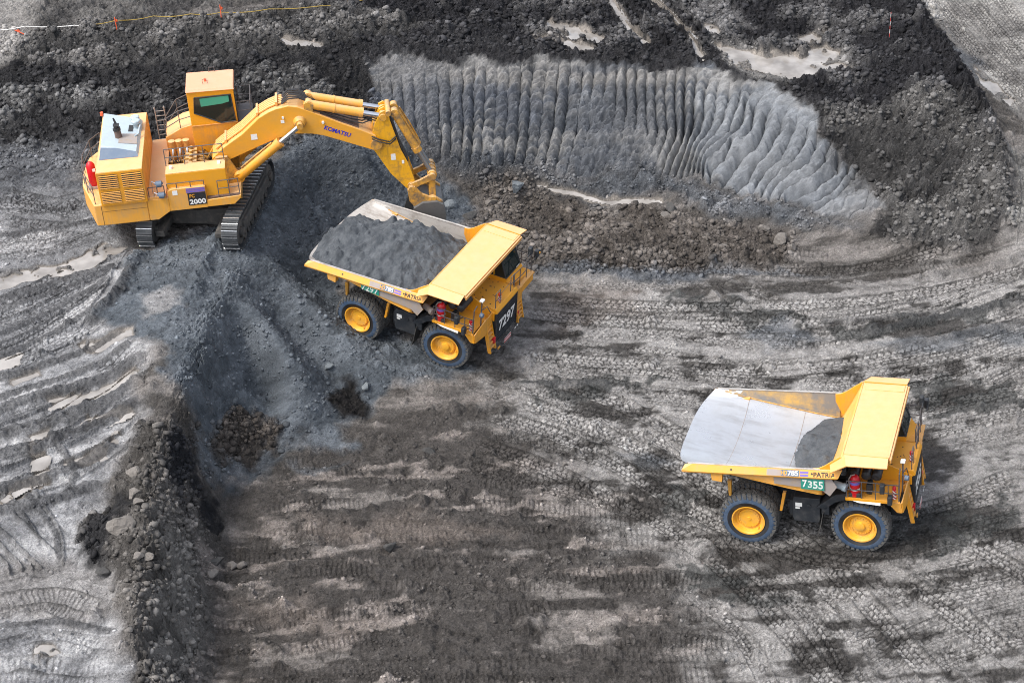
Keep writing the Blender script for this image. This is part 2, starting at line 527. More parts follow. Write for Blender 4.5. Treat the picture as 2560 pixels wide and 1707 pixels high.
ctrl = []
for ln in LINES:
    a = np.array(ln, float)
    hi_ = ((a[:, 1] < 300) & (a[:, 2] > 5.9)) | ((a[:, 0] > 1850) & (a[:, 2] > 2.5) & (a[:, 1] < 480))
    a[:, 2] *= np.where(hi_, 0.95 - 0.15 * np.clip((a[:, 0] - 600) / 800, 0, 1), 1.0)     # the upper bench dips toward the right
    Wp = at_z(a[:, 0], a[:, 1], a[:, 2])
    for i in range(len(Wp)):
        ctrl.append(Wp[i])
        if i + 1 < len(Wp):
            L = np.linalg.norm(Wp[i + 1] - Wp[i])
            for t in np.arange(1, int(L / 1.4) + 1) / (int(L / 1.4) + 1):
                ctrl.append(Wp[i] * (1 - t) + Wp[i + 1] * t)
for k in TRK:
    for x in (-2.475, 2.475):
        for y in (-2.2, 2.2):
            q = tf(TRK[k]['M'], (x, y, 0.08))[0]
            ctrl.append(q)
cl, sl = math.cos(LOW), math.sin(LOW)
for x in (-3.0, 0, 3.0):
    for y in (-2.3, 2.3):
        ctrl.append(tf(EXM, (x * cl - y * sl, x * sl + y * cl, 0.05))[0])
ctrl = np.array(ctrl)
def rbf(P, F, smooth=0.02):
    n = len(P)
    D = np.sqrt(((P[:, None] - P[None]) ** 2).sum(2))
    A = np.zeros((n + 3, n + 3))
    A[:n, :n] = -D - smooth * np.eye(n)
    A[:n, n] = 1
    A[:n, n + 1:] = P
    A[n:, :n] = A[:n, n:].T
    b = np.zeros(n + 3)
    b[:n] = F
    return P, np.linalg.solve(A, b)
def rbf_eval(model, X, Y):
    P, wv = model
    n = len(P)
    x = X.ravel()
    y = Y.ravel()
    o = wv[n] + wv[n + 1] * x + wv[n + 2] * y
    for i in range(n):
        o -= wv[i] * np.sqrt((x - P[i, 0]) ** 2 + (y - P[i, 1]) ** 2)
    return o.reshape(X.shape)
BX0, BX1, BY0, BY1, BS = -37.0, 38.0, 56.0, 124.0, 0.25
bx = np.arange(BX0, BX1 + 1e-6, BS)
by = np.arange(BY0, BY1 + 1e-6, BS)
BXX, BYY = np.meshgrid(bx, by)
ZB = rbf_eval(rbf(ctrl[:, :2], ctrl[:, 2]), BXX, BYY)
def blur(A, n=1):
    for _ in range(n):
        A = np.pad(A, 1, mode='edge')
        A = (A[:-2, 1:-1] + A[2:, 1:-1] + 2 * A[1:-1, 1:-1]) / 4
        A = np.pad(A, 1, mode='edge')
        A = (A[1:-1, :-2] + A[1:-1, 2:] + 2 * A[1:-1, 1:-1]) / 4
    return A
ZB = np.clip(blur(ZB, 1), -0.6, 9.6)
def bil(A, X, Y):
    u = np.clip((np.asarray(X) - BX0) / BS, 0, len(bx) - 1.001)
    v = np.clip((np.asarray(Y) - BY0) / BS, 0, len(by) - 1.001)
    i = u.astype(int)
    j = v.astype(int)
    fu = u - i
    fv = v - j
    return A[j, i] * (1 - fu) * (1 - fv) + A[j, i + 1] * fu * (1 - fv) + A[j + 1, i] * (1 - fu) * fv + A[j + 1, i + 1] * fu * fv
def hit(pts):
    """where the lines of sight through image points meet the base ground"""
    a = np.atleast_2d(np.array(pts, float))
    d = pdir(a[:, 0], a[:, 1])
    t0 = (11.0 - CC[2]) / d[:, 2]
    t1 = (-1.5 - CC[2]) / d[:, 2]
    res = CC + d * t1[:, None]
    done = np.zeros(len(a), bool)
    prev = t0.copy()
    for k in range(1, 241):
        t = t0 + (t1 - t0) * k / 240
        q = CC + d * t[:, None]
        below = (q[:, 2] < bil(ZB, q[:, 0], q[:, 1])) & ~done
        if below.any():
            q2 = CC + d * ((t + prev) / 2)[:, None]
            res[below] = q2[below]
            done |= below
        prev = t
    return res

# ------------------------------------------------------------------ terrain: fine grid
S = 0.048
CX0, CX1, CY0, CY1 = -35.0, 36.0, 59.0, 121.0
cx = np.arange(CX0, CX1, S)
cy = np.arange(CY0, CY1, S)
NX, NY = len(cx), len(cy)
X, Y = np.meshgrid(cx.astype(np.float32), cy.astype(np.float32))
def up_(A):
    return bil(A, X, Y).astype(np.float32)
Z = up_(ZB)
gy, gx = np.gradient(Z, S)
SLOPE = np.sqrt(gx ** 2 + gy ** 2)
XN = X - 0.9 * Z
YN = Y + 0.9 * Z      # keeps lumps from smearing down steep faces
CLAMP_SL = 1 / (1 + 0.8 * SLOPE)
# shared noise
n_big = fbm(X, Y, 7.0, 1, 4)
n_mid = fbm(XN, YN, 2.2, 21, 4)
n_sml = fbm(XN, YN, 0.7, 41, 3)
n_fin = fbm(XN, YN, 0.22, 61, 2)
n_str = fbm(X * 0.22 + 0.06 * Y, Y, 1.3, 81, 4)      # drawn out along the haul direction
n_str2 = fbm(X * 0.14 + 0.05 * Y, Y, 0.55, 101, 4)
wx = X + 0.9 * n_mid + 0.35 * n_sml
wy = Y + 0.9 * fbm(X, Y, 2.2, 131, 3) + 0.35 * fbm(X, Y, 0.7, 141, 2)

def pip(px, py, poly):
    ins = np.zeros(px.shape, bool)
    n = len(poly)
    j = n - 1
    for i in range(n):
        xi, yi = poly[i]
        xj, yj = poly[j]
        c = ((yi > py) != (yj > py)) & (px < (xj - xi) * (py - yi) / ((yj - yi) if abs(yj - yi) > 1e-9 else 1e-9) + xi)
        ins ^= c
        j = i
    return ins
def region(pts, soft=0.5, warp=1.0, shape=None):
    """soft mask (whole grid) of a patch outlined in the photograph and laid on the ground"""
    P = hit(pts)[:, :2]
    lo = P.min(0) - soft - 1.6
    hi = P.max(0) + soft + 1.6
    i0, i1 = np.clip(np.searchsorted(cx, [lo[0], hi[0]]), 0, NX)
    j0, j1 = np.clip(np.searchsorted(cy, [lo[1], hi[1]]), 0, NY)
    out = np.zeros((NY, NX), np.float32)
    if i1 <= i0 or j1 <= j0:
        return out
    sl = (slice(j0, j1), slice(i0, i1))
    qx = X[sl] + warp * (wx[sl] - X[sl])
    qy = Y[sl] + warp * (wy[sl] - Y[sl])
    ins = pip(qx, qy, P)
    d2 = np.full(qx.shape, 1e9, np.float32)
    for k in range(len(P)):
        a, b = P[k - 1], P[k]
        e = b - a
        t = np.clip(((qx - a[0]) * e[0] + (qy - a[1]) * e[1]) / (e @ e + 1e-9), 0, 1)
        d2 = np.minimum(d2, (qx - a[0] - t * e[0]) ** 2 + (qy - a[1] - t * e[1]) ** 2)
    sd_ = np.sqrt(d2) * np.where(ins, 1, -1)
    out[sl] = sstep(-soft, soft, sd_)
    return out

C = np.zeros((NY, NX, 3), np.float32)
AMP = np.full((NY, NX), 0.035, np.float32)      # rubble amplitude
CLOD = np.full((NY, NX), 0.05, np.float32)      # clod density
RGH = np.full((NY, NX), 0.85, np.float32)       # roughness
TRACKY = np.zeros((NY, NX), np.float32)
def paint(mask, col=None, amp=None, clod=None, rgh=None, var=None, col2=None):
    global C, AMP, CLOD, RGH
    if col is not None:
        c = np.array(col, np.float32)[None, None]
        if col2 is not None:
            c = c * (1 - var[..., None]) + np.array(col2, np.float32)[None, None] * var[..., None]
        C = C * (1 - mask[..., None]) + c * mask[..., None]
    if amp is not None:
        AMP = AMP * (1 - mask) + amp * mask
    if clod is not None:
        CLOD = CLOD * (1 - mask) + clod * mask
    if rgh is not None:
        RGH = RGH * (1 - mask) + rgh * mask

def crisp(mask):
    return sstep(0.40, 0.62, mask + 0.5 * n_sml + 0.3 * n_str2) * (mask > 0.02)
LIGHT, DARK, BROWN, BLUE = (0.335, 0.325, 0.317), (0.050, 0.049, 0.049), (0.092, 0.083, 0.076), (0.072, 0.081, 0.092)
v = sstep(-0.25, 0.30, n_str + 0.5 * n_str2)
paint(np.ones((NY, NX), np.float32), (0.085, 0.079, 0.074), 0.04, 0.10, None, v, (0.21, 0.195, 0.185))
v = sstep(-0.24, 0.12, 0.55 * n_str + 0.55 * n_str2 + 0.45 * n_mid + 0.35 * n_sml + 0.12)
haul = region([(1230, 610), (1700, 645), (2100, 640), (2352, 575), (2420, 575), (2420, 1700), (1620, 1700), (1560, 1300), (1200, 1020), (1090, 890), (1230, 720)], 3.0, 2.4)
paint(haul, (0.085, 0.081, 0.078), 0.035, 0.05, 0.8, v, LIGHT)
fl = region([(500, 1060), (800, 985), (1080, 930), (1200, 1020), (1400, 1180), (1500, 1290), (1700, 1420), (1560, 1500), (1640, 1700), (400, 1700), (450, 1300)], 2.2, 2.6)
v = sstep(0.06, 0.36, 0.7 * n_str + 0.5 * n_str2 + 0.3 * n_mid + 0.3 * n_sml)
paint(fl, (0.080, 0.074, 0.070), 0.05, 0.28, 0.9, v, (0.24, 0.215, 0.20))
for pts in ([(1180, 1150), (1420, 1120), (1480, 1150), (1300, 1175)], [(1180, 1340), (1330, 1335), (1400, 1360), (1220, 1385)], [(640, 1250), (780, 1265), (660, 1275)], [(1120, 1275), (1340, 1268), (1480, 1275), (1250, 1290)],
            [(1190, 1400), (1500, 1380), (1480, 1400), (1240, 1425)], [(560, 1510), (760, 1500), (900, 1520), (700, 1540)], [(1180, 1440), (1420, 1420), (1440, 1500), (1230, 1510)], [(700, 1130), (900, 1110), (960, 1150), (760, 1160)]):
    paint(sstep(0.45, 0.95, region(pts, 0.8) + 0.7 * n_str2 + 0.25 * n_sml) * (region(pts, 0.8) > 0.02) * 0.6, (0.30, 0.278, 0.262), 0.02, 0.03)
mound = region([(1090, 400), (1240, 440), (1560, 490), (1840, 560), (1800, 610), (1500, 620), (1230, 625), (1120, 520)], 0.8)
paint(mound, (0.088, 0.078, 0.070), 0.10, 0.5, 0.92, sstep(-0.1, 0.4, n_mid), (0.135, 0.122, 0.112))
paint(region([(1240, 610), (1500, 610), (1900, 630), (1500, 640), (1250, 632)], 0.5), (0.13, 0.14, 0.155), 0.05)
top = region([(700, -60), (1600, -60), (2130, -60), (2200, 130), (2300, 330), (2345, 520), (2200, 570), (1990, 540), (2050, 500), (1960, 400), (1880, 300), (1865, 245), (1760, 180), (1600, 142), (1200, 130), (1000, 116), (830, 118), (700, 140)], 0.22, 0.5)
paint(top, (0.023, 0.023, 0.026), 0.20, 0.6, 0.85, sstep(0.0, 0.5, n_mid), (0.085, 0.084, 0.086))
mass = region([(1890, 260), (2060, 230), (2200, 220), (2320, 400), (2340, 530), (2200, 570), (1990, 540), (2040, 490), (1950, 390)], 0.8)
paint(mass, (0.060, 0.059, 0.059), 0.30, 0.7, 0.9, sstep(-0.2, 0.4, n_mid), (0.120, 0.117, 0.114))
bank = region([(-60, 80), (300, 50), (700, -10), (950, -60), (-60, -60)], 0.8)
paint(bank, (0.075, 0.073, 0.073), 0.14, 0.5, 0.9, sstep(-0.1, 0.5, n_mid), (0.14, 0.135, 0.13))
bank = region([(-60, 80), (300, 50), (760, 20), (1000, 60), (830, 118), (560, 165), (420, 195), (-60, 195)], 0.6)
paint(bank, (0.058, 0.057, 0.057), 0.16, 0.6, 0.9, sstep(-0.1, 0.45, n_mid), (0.125, 0.121, 0.118))
paint(region([(-60, -60), (100, -60), (90, 30), (60, 110), (0, 150), (-60, 150)], 0.8), (0.26, 0.25, 0.24), 0.06, 0.2)
face = region([(-60, 195), (420, 195), (700, 145), (830, 125), (900, 330), (640, 345), (-60, 400)], 0.5)
paint(face, (0.034, 0.034, 0.036), 0.18, 0.75, 0.9, sstep(-0.1, 0.5, n_mid), (0.13, 0.13, 0.13))
paint(region([(-60, 150), (420, 160), (560, 140), (700, 112), (830, 88), (1180, 100), (1190, 128), (830, 140), (560, 182), (420, 212), (-60, 208)], 0.35), (0.026, 0.026, 0.028), 0.12, 0.6, 0.75)
wall = region([(838, 150), (900, 122), (1000, 120), (1200, 132), (1600, 143), (1760, 180), (1868, 250), (1882, 310), (1960, 400), (2040, 490), (1900, 505), (1700, 440), (1600, 405), (1450, 392), (1230, 388), (1080, 392), (990, 335), (900, 320), (870, 250)], 0.2, 0.6)
strat = vnoise(X * 0.03 + Y * 0.0, Z + 0.25 * n_mid, 0.55, 300) * 0.6 + vnoise(X * 0.05, Z + 0.2 * n_sml, 0.17, 301) * 0.4
v = sstep(-0.35, 0.35, 1.3 * strat + 0.5 * n_big + 0.45 * n_mid)
paint(wall, (0.080, 0.087, 0.099), 0.04, 0.08, 0.85, v, (0.205, 0.204, 0.203))
paint(region([(1600, 200), (1760, 200), (1860, 252), (1960, 400), (2030, 480), (1900, 500), (1700, 440), (1600, 400)], 0.6) * wall * 0.8, (0.205, 0.220, 0.240))
paint(region([(830, 205), (1180, 210), (1290, 240), (1200, 265), (900, 290), (850, 250)], 0.35) * 0.8, (0.085, 0.095, 0.115))
paint(region([(850, 130), (1600, 160), (1500, 205), (1150, 205), (860, 195)], 0.4) * 0.4, (0.18, 0.172, 0.165))
paint(region([(1300, 215), (1330, 300), (1290, 385), (1380, 390), (1410, 300), (1390, 240)], 0.5) * 0.8, (0.10, 0.108, 0.122), 0.14, 0.5)
paint(region([(1400, 240), (1500, 230), (1560, 330), (1520, 400), (1420, 390)], 0.6) * 0.6, (0.12, 0.125, 0.135), 0.12, 0.5)
paint(region([(870, 260), (960, 300), (1060, 380), (980, 350), (880, 330)], 0.6), (0.09, 0.095, 0.105), 0.1, 0.5)
paint(region([(838, 140), (1000, 125), (1060, 240), (1010, 340), (880, 330)], 0.8) * wall * 0.55, (0.105, 0.11, 0.12))
talus = region([(960, 335), (1090, 374), (1230, 388), (1450, 385), (1560, 405), (1700, 445), (1900, 515), (1960, 540), (1780, 525), (1560, 458), (1230, 425), (1050, 405)], 0.5)
paint(talus, (0.10, 0.108, 0.12), 0.16, 0.8, 0.9, sstep(-0.2, 0.5, n_mid), (0.165, 0.172, 0.185))
paint(region([(1480, 340), (1560, 350), (1600, 390), (1520, 395)], 0.4) * 0.7, (0.22, 0.22, 0.22))
paint(region([(1880, 490), (2010, 470), (2010, 505), (1950, 530)], 0.6) * 0.6, (0.19, 0.19, 0.195), 0.14, 0.5)
paint(region([(1890, 330), (1960, 380), (2050, 470), (2000, 470), (1930, 410), (1880, 350)], 0.5, 1.2) * 0.7, (0.075, 0.073, 0.072), 0.16, 0.7)
CREST = region([(815, 85), (1000, 88), (1200, 100), (1600, 118), (1760, 158), (1885, 240), (1880, 262), (1760, 192), (1640, 162), (1480, 164), (1330, 152), (1200, 158), (1090, 140), (1000, 146), (900, 138), (838, 160)], 0.22, 0.8)
paint(CREST, (0.034, 0.034, 0.037), 0.16, 0.6)
wall = wall * (1 - 0.85 * CREST)
# left bench
bench = region([(-60, 420), (60, 400), (190, 430), (300, 560), (335, 700), (210, 745), (335, 800), (305, 900), (310, 1000), (250, 1100), (190, 1230), (275, 1400), (285, 1700), (-60, 1700)], 0.8)
v = sstep(-0.35, 0.3, fbm(X * 0.5 - Y * 0.25, Y * 0.9 - X * 0.2, 1.4, 401, 4))
paint(bench, (0.22, 0.224, 0.235), 0.035, 0.05, 0.7, v, (0.48, 0.482, 0.494))
paint(region([(-60, 330), (180, 330), (200, 440), (-60, 470)], 0.8), (0.115, 0.12, 0.13), 0.05, 0.2)
paint(region([(60, 440), (180, 450), (180, 540), (40, 500)], 0.8) * 0.7, (0.19, 0.195, 0.205), 0.04, 0.1)
paint(region([(-60, 1290), (220, 1290), (280, 1420), (120, 1440), (-60, 1420)], 0.8) * 0.7, (0.30, 0.285, 0.275))
# spoil heap
heap = region([(315, 585), (400, 560), (500, 520), (610, 385), (740, 312), (880, 332), (1000, 400), (1090, 470), (1060, 560), (760, 560), (780, 680), (980, 790), (1090, 865), (900, 880), (770, 965), (810, 1015), (690, 1010), (500, 1110), (470, 1100), (425, 940), (360, 800), (205, 745), (300, 600)], 0.45)
v = sstep(-0.4, 0.5, n_mid + 0.5 * n_sml)
paint(heap, (0.080, 0.093, 0.108), 0.040, 0.10, 0.92, v, (0.112, 0.127, 0.145))
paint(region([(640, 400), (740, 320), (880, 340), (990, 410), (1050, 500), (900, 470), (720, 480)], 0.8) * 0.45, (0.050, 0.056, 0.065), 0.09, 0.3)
paint(region([(340, 670), (400, 650), (410, 710), (330, 740)], 0.35), (0.24, 0.24, 0.245), 0.03, 0.05)
ridge = region([(425, 945), (470, 1000), (455, 1120), (490, 1185), (476, 1300), (466, 1420), (440, 1700), (290, 1700), (300, 1500), (262, 1300), (180, 1240), (280, 1090), (312, 1000), (370, 980)], 0.4)
paint(ridge, (0.070, 0.066, 0.062), 0.24, 0.8, 0.92, sstep(-0.2, 0.4, n_mid), (0.145, 0.136, 0.128))
paint(region([(395, 1040), (460, 1060), (485, 1150), (480, 1190), (440, 1190), (400, 1120)], 0.35), (0.022, 0.023, 0.027), 0.10, 0.2)  # shade on the ridge face turned from the sun, painted near-black
paint(region([(190, 1230), (270, 1130), (290, 1180), (260, 1260), (230, 1330), (195, 1290)], 0.4), (0.032, 0.032, 0.034), 0.12, 0.6)
paint(region([(365, 1195), (450, 1240), (470, 1350), (460, 1560), (400, 1600), (350, 1480), (380, 1330), (360, 1260)], 0.5), (0.20, 0.19, 0.178), 0.16, 0.25, None, sstep(0.1, 0.5, n_mid), (0.09, 0.085, 0.08))  # lit stretch of the ridge face, painted lighter
paint(region([(545, 915), (640, 945), (665, 990), (620, 1040), (500, 1070), (500, 960)], 0.35), (0.066, 0.058, 0.052), 0.15, 0.8)
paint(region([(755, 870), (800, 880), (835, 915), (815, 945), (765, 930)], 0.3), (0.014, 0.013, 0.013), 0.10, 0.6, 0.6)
paint(region([(690, 980), (810, 1005), (790, 1030), (690, 1030)], 0.5), (0.15, 0.168, 0.19), 0.03, 0.1)
# upper right road and strip
road = region([(2110, -60), (2420, -60), (2420, 330), (2352, 290), (2280, 205), (2180, 105), (2130, 40)], 0.4)
paint(road, (0.20, 0.193, 0.186), 0.02, 0.03, 0.85, sstep(-0.4, 0.3, n_big + n_mid), (0.33, 0.32, 0.305))
paint(region([(2190, 110), (2230, 130), (2330, 230), (2300, 225), (2200, 140)], 0.3), (0.12, 0.125, 0.135), None, None, 0.5)
paint(region([(2315, 340), (2420, 330), (2420, 530), (2330, 530), (2352, 430)], 0.4), (0.13, 0.127, 0.123), 0.05, 0.1, 0.85, sstep(-0.3, 0.3, n_str2), (0.24, 0.235, 0.225))
paint(region([(1640, 110), (1700, 100), (1840, 140), (1960, 110), (1965, 160), (1880, 185), (1780, 190), (1680, 150)], 0.4), (0.20, 0.195, 0.19), 0.03, 0.08, 0.6)
paint(region([(1560, 20), (1680, 10), (1720, 60), (1640, 90), (1610, 70)], 0.4) * 0.7, (0.15, 0.148, 0.15), 0.05, 0.2)
# dark mud patches on the haul floor; shade beside both trucks painted in too
for pts in ([(1900, 740), (2250, 700), (2352, 680), (2352, 720), (2100, 760), (1950, 790)], [(2050, 900), (2352, 860), (2352, 930), (2150, 960)], [(1150, 885), (1420, 870), (1560, 900), (1300, 940)], [(1540, 650), (1900, 740), (1780, 760), (1560, 700)],
            [(2080, 1240), (2352, 1130), (2352, 1190), (2150, 1290)], [(1560, 1280), (1700, 1300), (1800, 1400), (1640, 1370)], [(1500, 1110), (1640, 1120), (1640, 1230), (1520, 1180)], [(2040, 1180), (2200, 1130), (2300, 1100), (2200, 1220), (2060, 1250)]):
    paint(crisp(region(pts, 0.9, 1.6) * 0.75) * 0.75, (0.045, 0.049, 0.049), 0.045, 0.1)
for pts in ([(1690, 760), (1800, 740), (1900, 775), (1760, 800)], [(2000, 790), (2200, 770), (2250, 800), (2080, 815)], [(2180, 770), (2352, 750), (2352, 790)], [(1430, 1040), (1560, 1050), (1500, 1070)], [(660, 1060), (780, 1070), (740, 1090)]):
    paint(region(pts, 0.5) * 0.7, (0.14, 0.155, 0.175), 0.02, 0.02)
for pts in ([(720, 1200), (1000, 1180), (1150, 1220), (900, 1250), (730, 1235)], [(560, 1430), (760, 1400), (900, 1440), (700, 1460)], [(1250, 650), (1480, 660), (1500, 740), (1260, 760)]):
    paint(region(pts, 0.9, 1.4) * 0.55, (0.235, 0.20, 0.178), 0.03)
# shade under the near truck, painted as a darker strip of ground
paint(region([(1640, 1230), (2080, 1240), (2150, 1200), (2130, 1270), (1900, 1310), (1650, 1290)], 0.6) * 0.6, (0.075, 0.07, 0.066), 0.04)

# ------------------------------------------------------------------ vehicle tracks pressed into the mud
TH = np.zeros((NY, NX), np.float32)
TC = np.ones((NY, NX), np.float32)
def catmull(P, step=0.028):
    P = np.asarray(P, float)
    P = np.vstack([2 * P[0] - P[1], P, 2 * P[-1] - P[-2]])
    out = []
    for i in range(1, len(P) - 2):
        L = np.linalg.norm(P[i + 1] - P[i])
        t = np.linspace(0, 1, max(2, int(L / step)), endpoint=False)[:, None]
        a, b, c, d = P[i - 1], P[i], P[i + 1], P[i + 2]
        out.append(0.5 * (2 * b + (c - a) * t + (2 * a - 5 * b + 4 * c - d) * t ** 2 + (3 * b - a - 3 * c + d) * t ** 3))
    return np.vstack(out)
def track(path, width=0.78, kind='tyre', depth=0.075, strength=1.0, off=0.0, tone=1.0, rut=0.03, seed=0, wob=0.25, lipdark=0.35):
    P = catmull(path)
    rg = np.random.default_rng(seed)
    ds = np.linalg.norm(np.diff(P, axis=0), axis=1)
    s = np.concatenate([[0], np.cumsum(ds)])
    T = np.gradient(P, axis=0)
    T /= np.linalg.norm(T, axis=1)[:, None] + 1e-9
    Nn = np.stack([-T[:, 1], T[:, 0]], 1)
    ph = rg.random() * 6
    P = P + Nn * (off + wob * np.sin(s * 0.13 + ph) + 0.4 * wob * np.sin(s * 0.31 + 2 * ph))[:, None]
    tt = np.arange(-width / 2 - 0.14, width / 2 + 0.14, 0.03)
    SS, TT = np.meshgrid(s, tt, indexing='ij')
    px = P[:, None, 0] + Nn[:, None, 0] * tt[None]
    py = P[:, None, 1] + Nn[:, None, 1] * tt[None]
    ix = np.round((px - CX0) / S).astype(int)
    iy = np.round((py - CY0) / S).astype(int)
    ok = (ix >= 0) & (ix < NX) & (iy >= 0) & (iy < NY)
    inside = sstep(width / 2 + 0.02, width / 2 - 0.05, np.abs(TT))
    if kind == 'tyre':
        cw = width / 4.0
        cs = 0.34
        col = np.floor(TT / cw)
        s2 = SS + 0.10 * np.sin(TT / width * 6.0) + (col % 2) * cs / 2
        fs = s2 / cs - np.floor(s2 / cs)
        ft = TT / cw - col
        e = np.minimum(np.minimum(fs, 1 - fs) * cs, np.minimum(ft, 1 - ft) * cw * 1.3 + 0.035 * np.abs(fs - 0.5))
        cell = np.modf(np.sin(np.floor(s2 / cs) * 12.9898 + col * 78.233) * 43758.5)[0]
        pad = sstep(0.022, 0.060, e)
        hgt = pad * depth * (0.7 + 0.3 * cell) - depth * 0.6
        tone_a = 0.24 + pad * (0.88 + 0.22 * cell)
    elif kind == 'bars':
        cs = 0.24
        s2 = SS + 0.05 * np.sin(TT * 5) + 0.06 * vnoise(SS, TT, 0.8, 77 + seed)
        fs = s2 / cs - np.floor(s2 / cs)
        pad = sstep(0.06, 0.26, np.minimum(fs, 1 - fs))
        hgt = (pad - 0.6) * depth * 0.5
        tone_a = 0.52 + 0.55 * pad
    else:
        pad = np.ones_like(TT)
        hgt = 0 * TT
        tone_a = np.ones_like(TT)
    lip = np.exp(-((np.abs(TT) - width / 2 - 0.05) / 0.055) ** 2)
    g = vnoise(SS, TT * 0.3 + 50 * rg.random(), 2.6, 900 + seed) + 0.5 * vnoise(SS, TT + 9, 0.5, 901 + seed)
    fade = sstep(-0.55, 0.15, g + (0.40 if kind != 'bars' else -0.12)) * sstep(0, 1.5, SS) * sstep(s[-1], s[-1] - 1.5, SS) * strength
    m_ = inside * fade
    H = hgt * m_ - rut * inside * strength + lip * rut * 1.6 * strength
    A = 1 + (tone_a * tone - 1) * m_
    okf = ok & (np.abs(TT) < width / 2 + 0.13)
    ii = (iy[okf], ix[okf])
    wgt = (inside + lip).clip(0, 1)[okf]
    TH[ii] = TH[ii] * (1 - wgt) + H[okf]
    TC[ii] = (TC[ii] * (1 - inside[okf] * 0.9) + (A[okf]) * inside[okf] * 0.9) * (1 - lipdark * lip[okf] * fade[okf])
def lane(pts, n, spread, seed, **kw):
    P = hit(pts)[:, :2]
    rg = np.random.default_rng(seed)
    for k in range(n):
        track(P + rg.normal(0, 0.18, P.shape), off=rg.uniform(-spread, spread), seed=seed * 40 + k, tone=rg.uniform(0.85, 1.12), strength=rg.uniform(0.6, 1.0), **kw)
G1 = [(1150, 560), (1400, 580), (1700, 600), (2000, 590), (2352, 520)]
lane([(440, 1420), (800, 1420), (1200, 1430), (1600, 1440), (2000, 1500), (2400, 1600)], 6, 3.2, 1, kind='bars', rut=0.04)
lane([(480, 1260), (800, 1270), (1200, 1275), (1560, 1280), (1900, 1330), (2400, 1330)], 6, 2.2, 2, kind='bars', rut=0.05)
lane([(500, 1540), (900, 1530), (1400, 1540), (1900, 1560), (2400, 1590)], 5, 1.8, 3, kind='bars', rut=0.04)
lane([(600, 1120), (900, 1100), (1200, 1120), (1560, 1160), (1680, 1190)], 6, 2.0, 4, kind='bars', rut=0.03)
lane([(1100, 1000), (1400, 1080), (1700, 1200), (1950, 1400), (2150, 1600)], 8, 2.2, 5)
lane([(1100, 880), (1350, 960), (1600, 1100), (1700, 1180), (2000, 1230), (2400, 1160)], 8, 1.8, 6)
lane([(1240, 690), (1500, 690), (1800, 690), (2100, 665), (2420, 560)], 10, 3.2, 7)
lane([(1240, 780), (1500, 810), (1800, 830), (2100, 790), (2420, 680)], 10, 3.2, 8)
lane([(1200, 870), (1500, 920), (1900, 960), (2200, 920), (2420, 830)], 9, 2.6, 9)
lane([(2100, 1000), (2250, 960), (2420, 920)], 6, 2.6, 10)
lane([(1560, 1000), (1640, 1090), (1660, 1200), (1780, 1340), (1960, 1600)], 5, 1.4, 11)
lane([(2060, 1250), (2200, 1330), (2420, 1420)], 8, 2.6, 12)
lane([(1800, 1310), (2050, 1330), (2250, 1290), (2420, 1230)], 6, 2.0, 13)
lane([(2000, 1560), (2150, 1460), (2420, 1380)], 6, 2.6, 14)
lane([(1250, 560), (1500, 570), (1800, 600), (2100, 610), (2352, 545)], 5, 1.5, 15, kind='bars', rut=0.03)
lane([(1640, 1330), (1800, 1450), (1900, 1620)], 5, 2.0, 16)
lane([(1650, 660), (1850, 750), (2100, 720), (2400, 600)], 4, 1.2, 17, rut=0.09)
# clear paired wheel lanes of the last few passes
for k, pts in enumerate(([(1120, 960), (1350, 1050), (1600, 1170), (1820, 1330), (2050, 1600)], [(1180, 760), (1500, 790), (1850, 800), (2150, 745), (2420, 620)], [(1150, 900), (1400, 985), (1640, 1120), (1900, 1225), (2150, 1230), (2420, 1130)],
                         [(2080, 1250), (2250, 1350), (2420, 1480)], [(-40, 800), (120, 735), (230, 660), (300, 585)], [(-40, 530), (90, 525), (210, 490)], [(-40, 905), (140, 835), (280, 745)], [(1250, 650), (1600, 665), (1950, 660), (2200, 620), (2420, 530)])):
    P_ = hit(pts)[:, :2]
    for o_ in (-1.95, 1.95):
        track(P_, off=o_, seed=7000 + k, width=0.95, depth=0.075, rut=0.045, strength=0.95, tone=1.08, wob=0.1, lipdark=0.5)
# upper road
lane([(2130, -20), (2240, 100), (2380, 250)], 4, 1.3, 20, rut=0.02)
lane([(2240, -20), (2330, 90), (2400, 160)], 5, 1.5, 21, rut=0.02)
lane([(2340, 330), (2350, 430), (2345, 560)], 3, 1.0, 22, kind='bars', rut=0.03)
# left bench
for sd_, pts, n, sp, kd in ((30, [(-40, 760), (120, 690), (260, 620), (300, 580)], 5, 1.6, 'tyre'), (31, [(-40, 860), (120, 790), (250, 700), (320, 640)], 4, 1.3, 'tyre'), (32, [(-40, 1040), (120, 980), (260, 900), (330, 850)], 5, 1.5, 'none'),
                            (33, [(-40, 1130), (120, 1080), (240, 1020), (310, 960)], 4, 1.3, 'none'), (34, [(-40, 580), (100, 560), (230, 520)], 4, 1.2, 'tyre'), (35, [(-40, 470), (90, 480), (200, 500)], 3, 1.2, 'tyre'),
                            (36, [(-40, 400), (70, 380), (170, 340)], 4, 1.5, 'none'), (37, [(-40, 1360), (120, 1350), (270, 1380)], 5, 2.0, 'bars'), (38, [(40, 1130), (110, 1230), (130, 1300)], 3, 0.7, 'none'),
                            (39, [(-40, 1180), (60, 1260), (90, 1310)], 3, 0.8, 'none'), (40, [(-40, 1500), (120, 1470), (280, 1480)], 4, 1.4, 'bars'), (41, [(-40, 1560), (120, 1570), (280, 1560)], 3, 1.0, 'bars'), (42, [(320, 600), (260, 680), (205, 745)], 2, 0.5, 'none')):
    lane(pts, n, sp, sd_, kind=kd, rut=0.10 if kd == 'none' else 0.05, width=0.85, lipdark=0.65, wob=0.12)
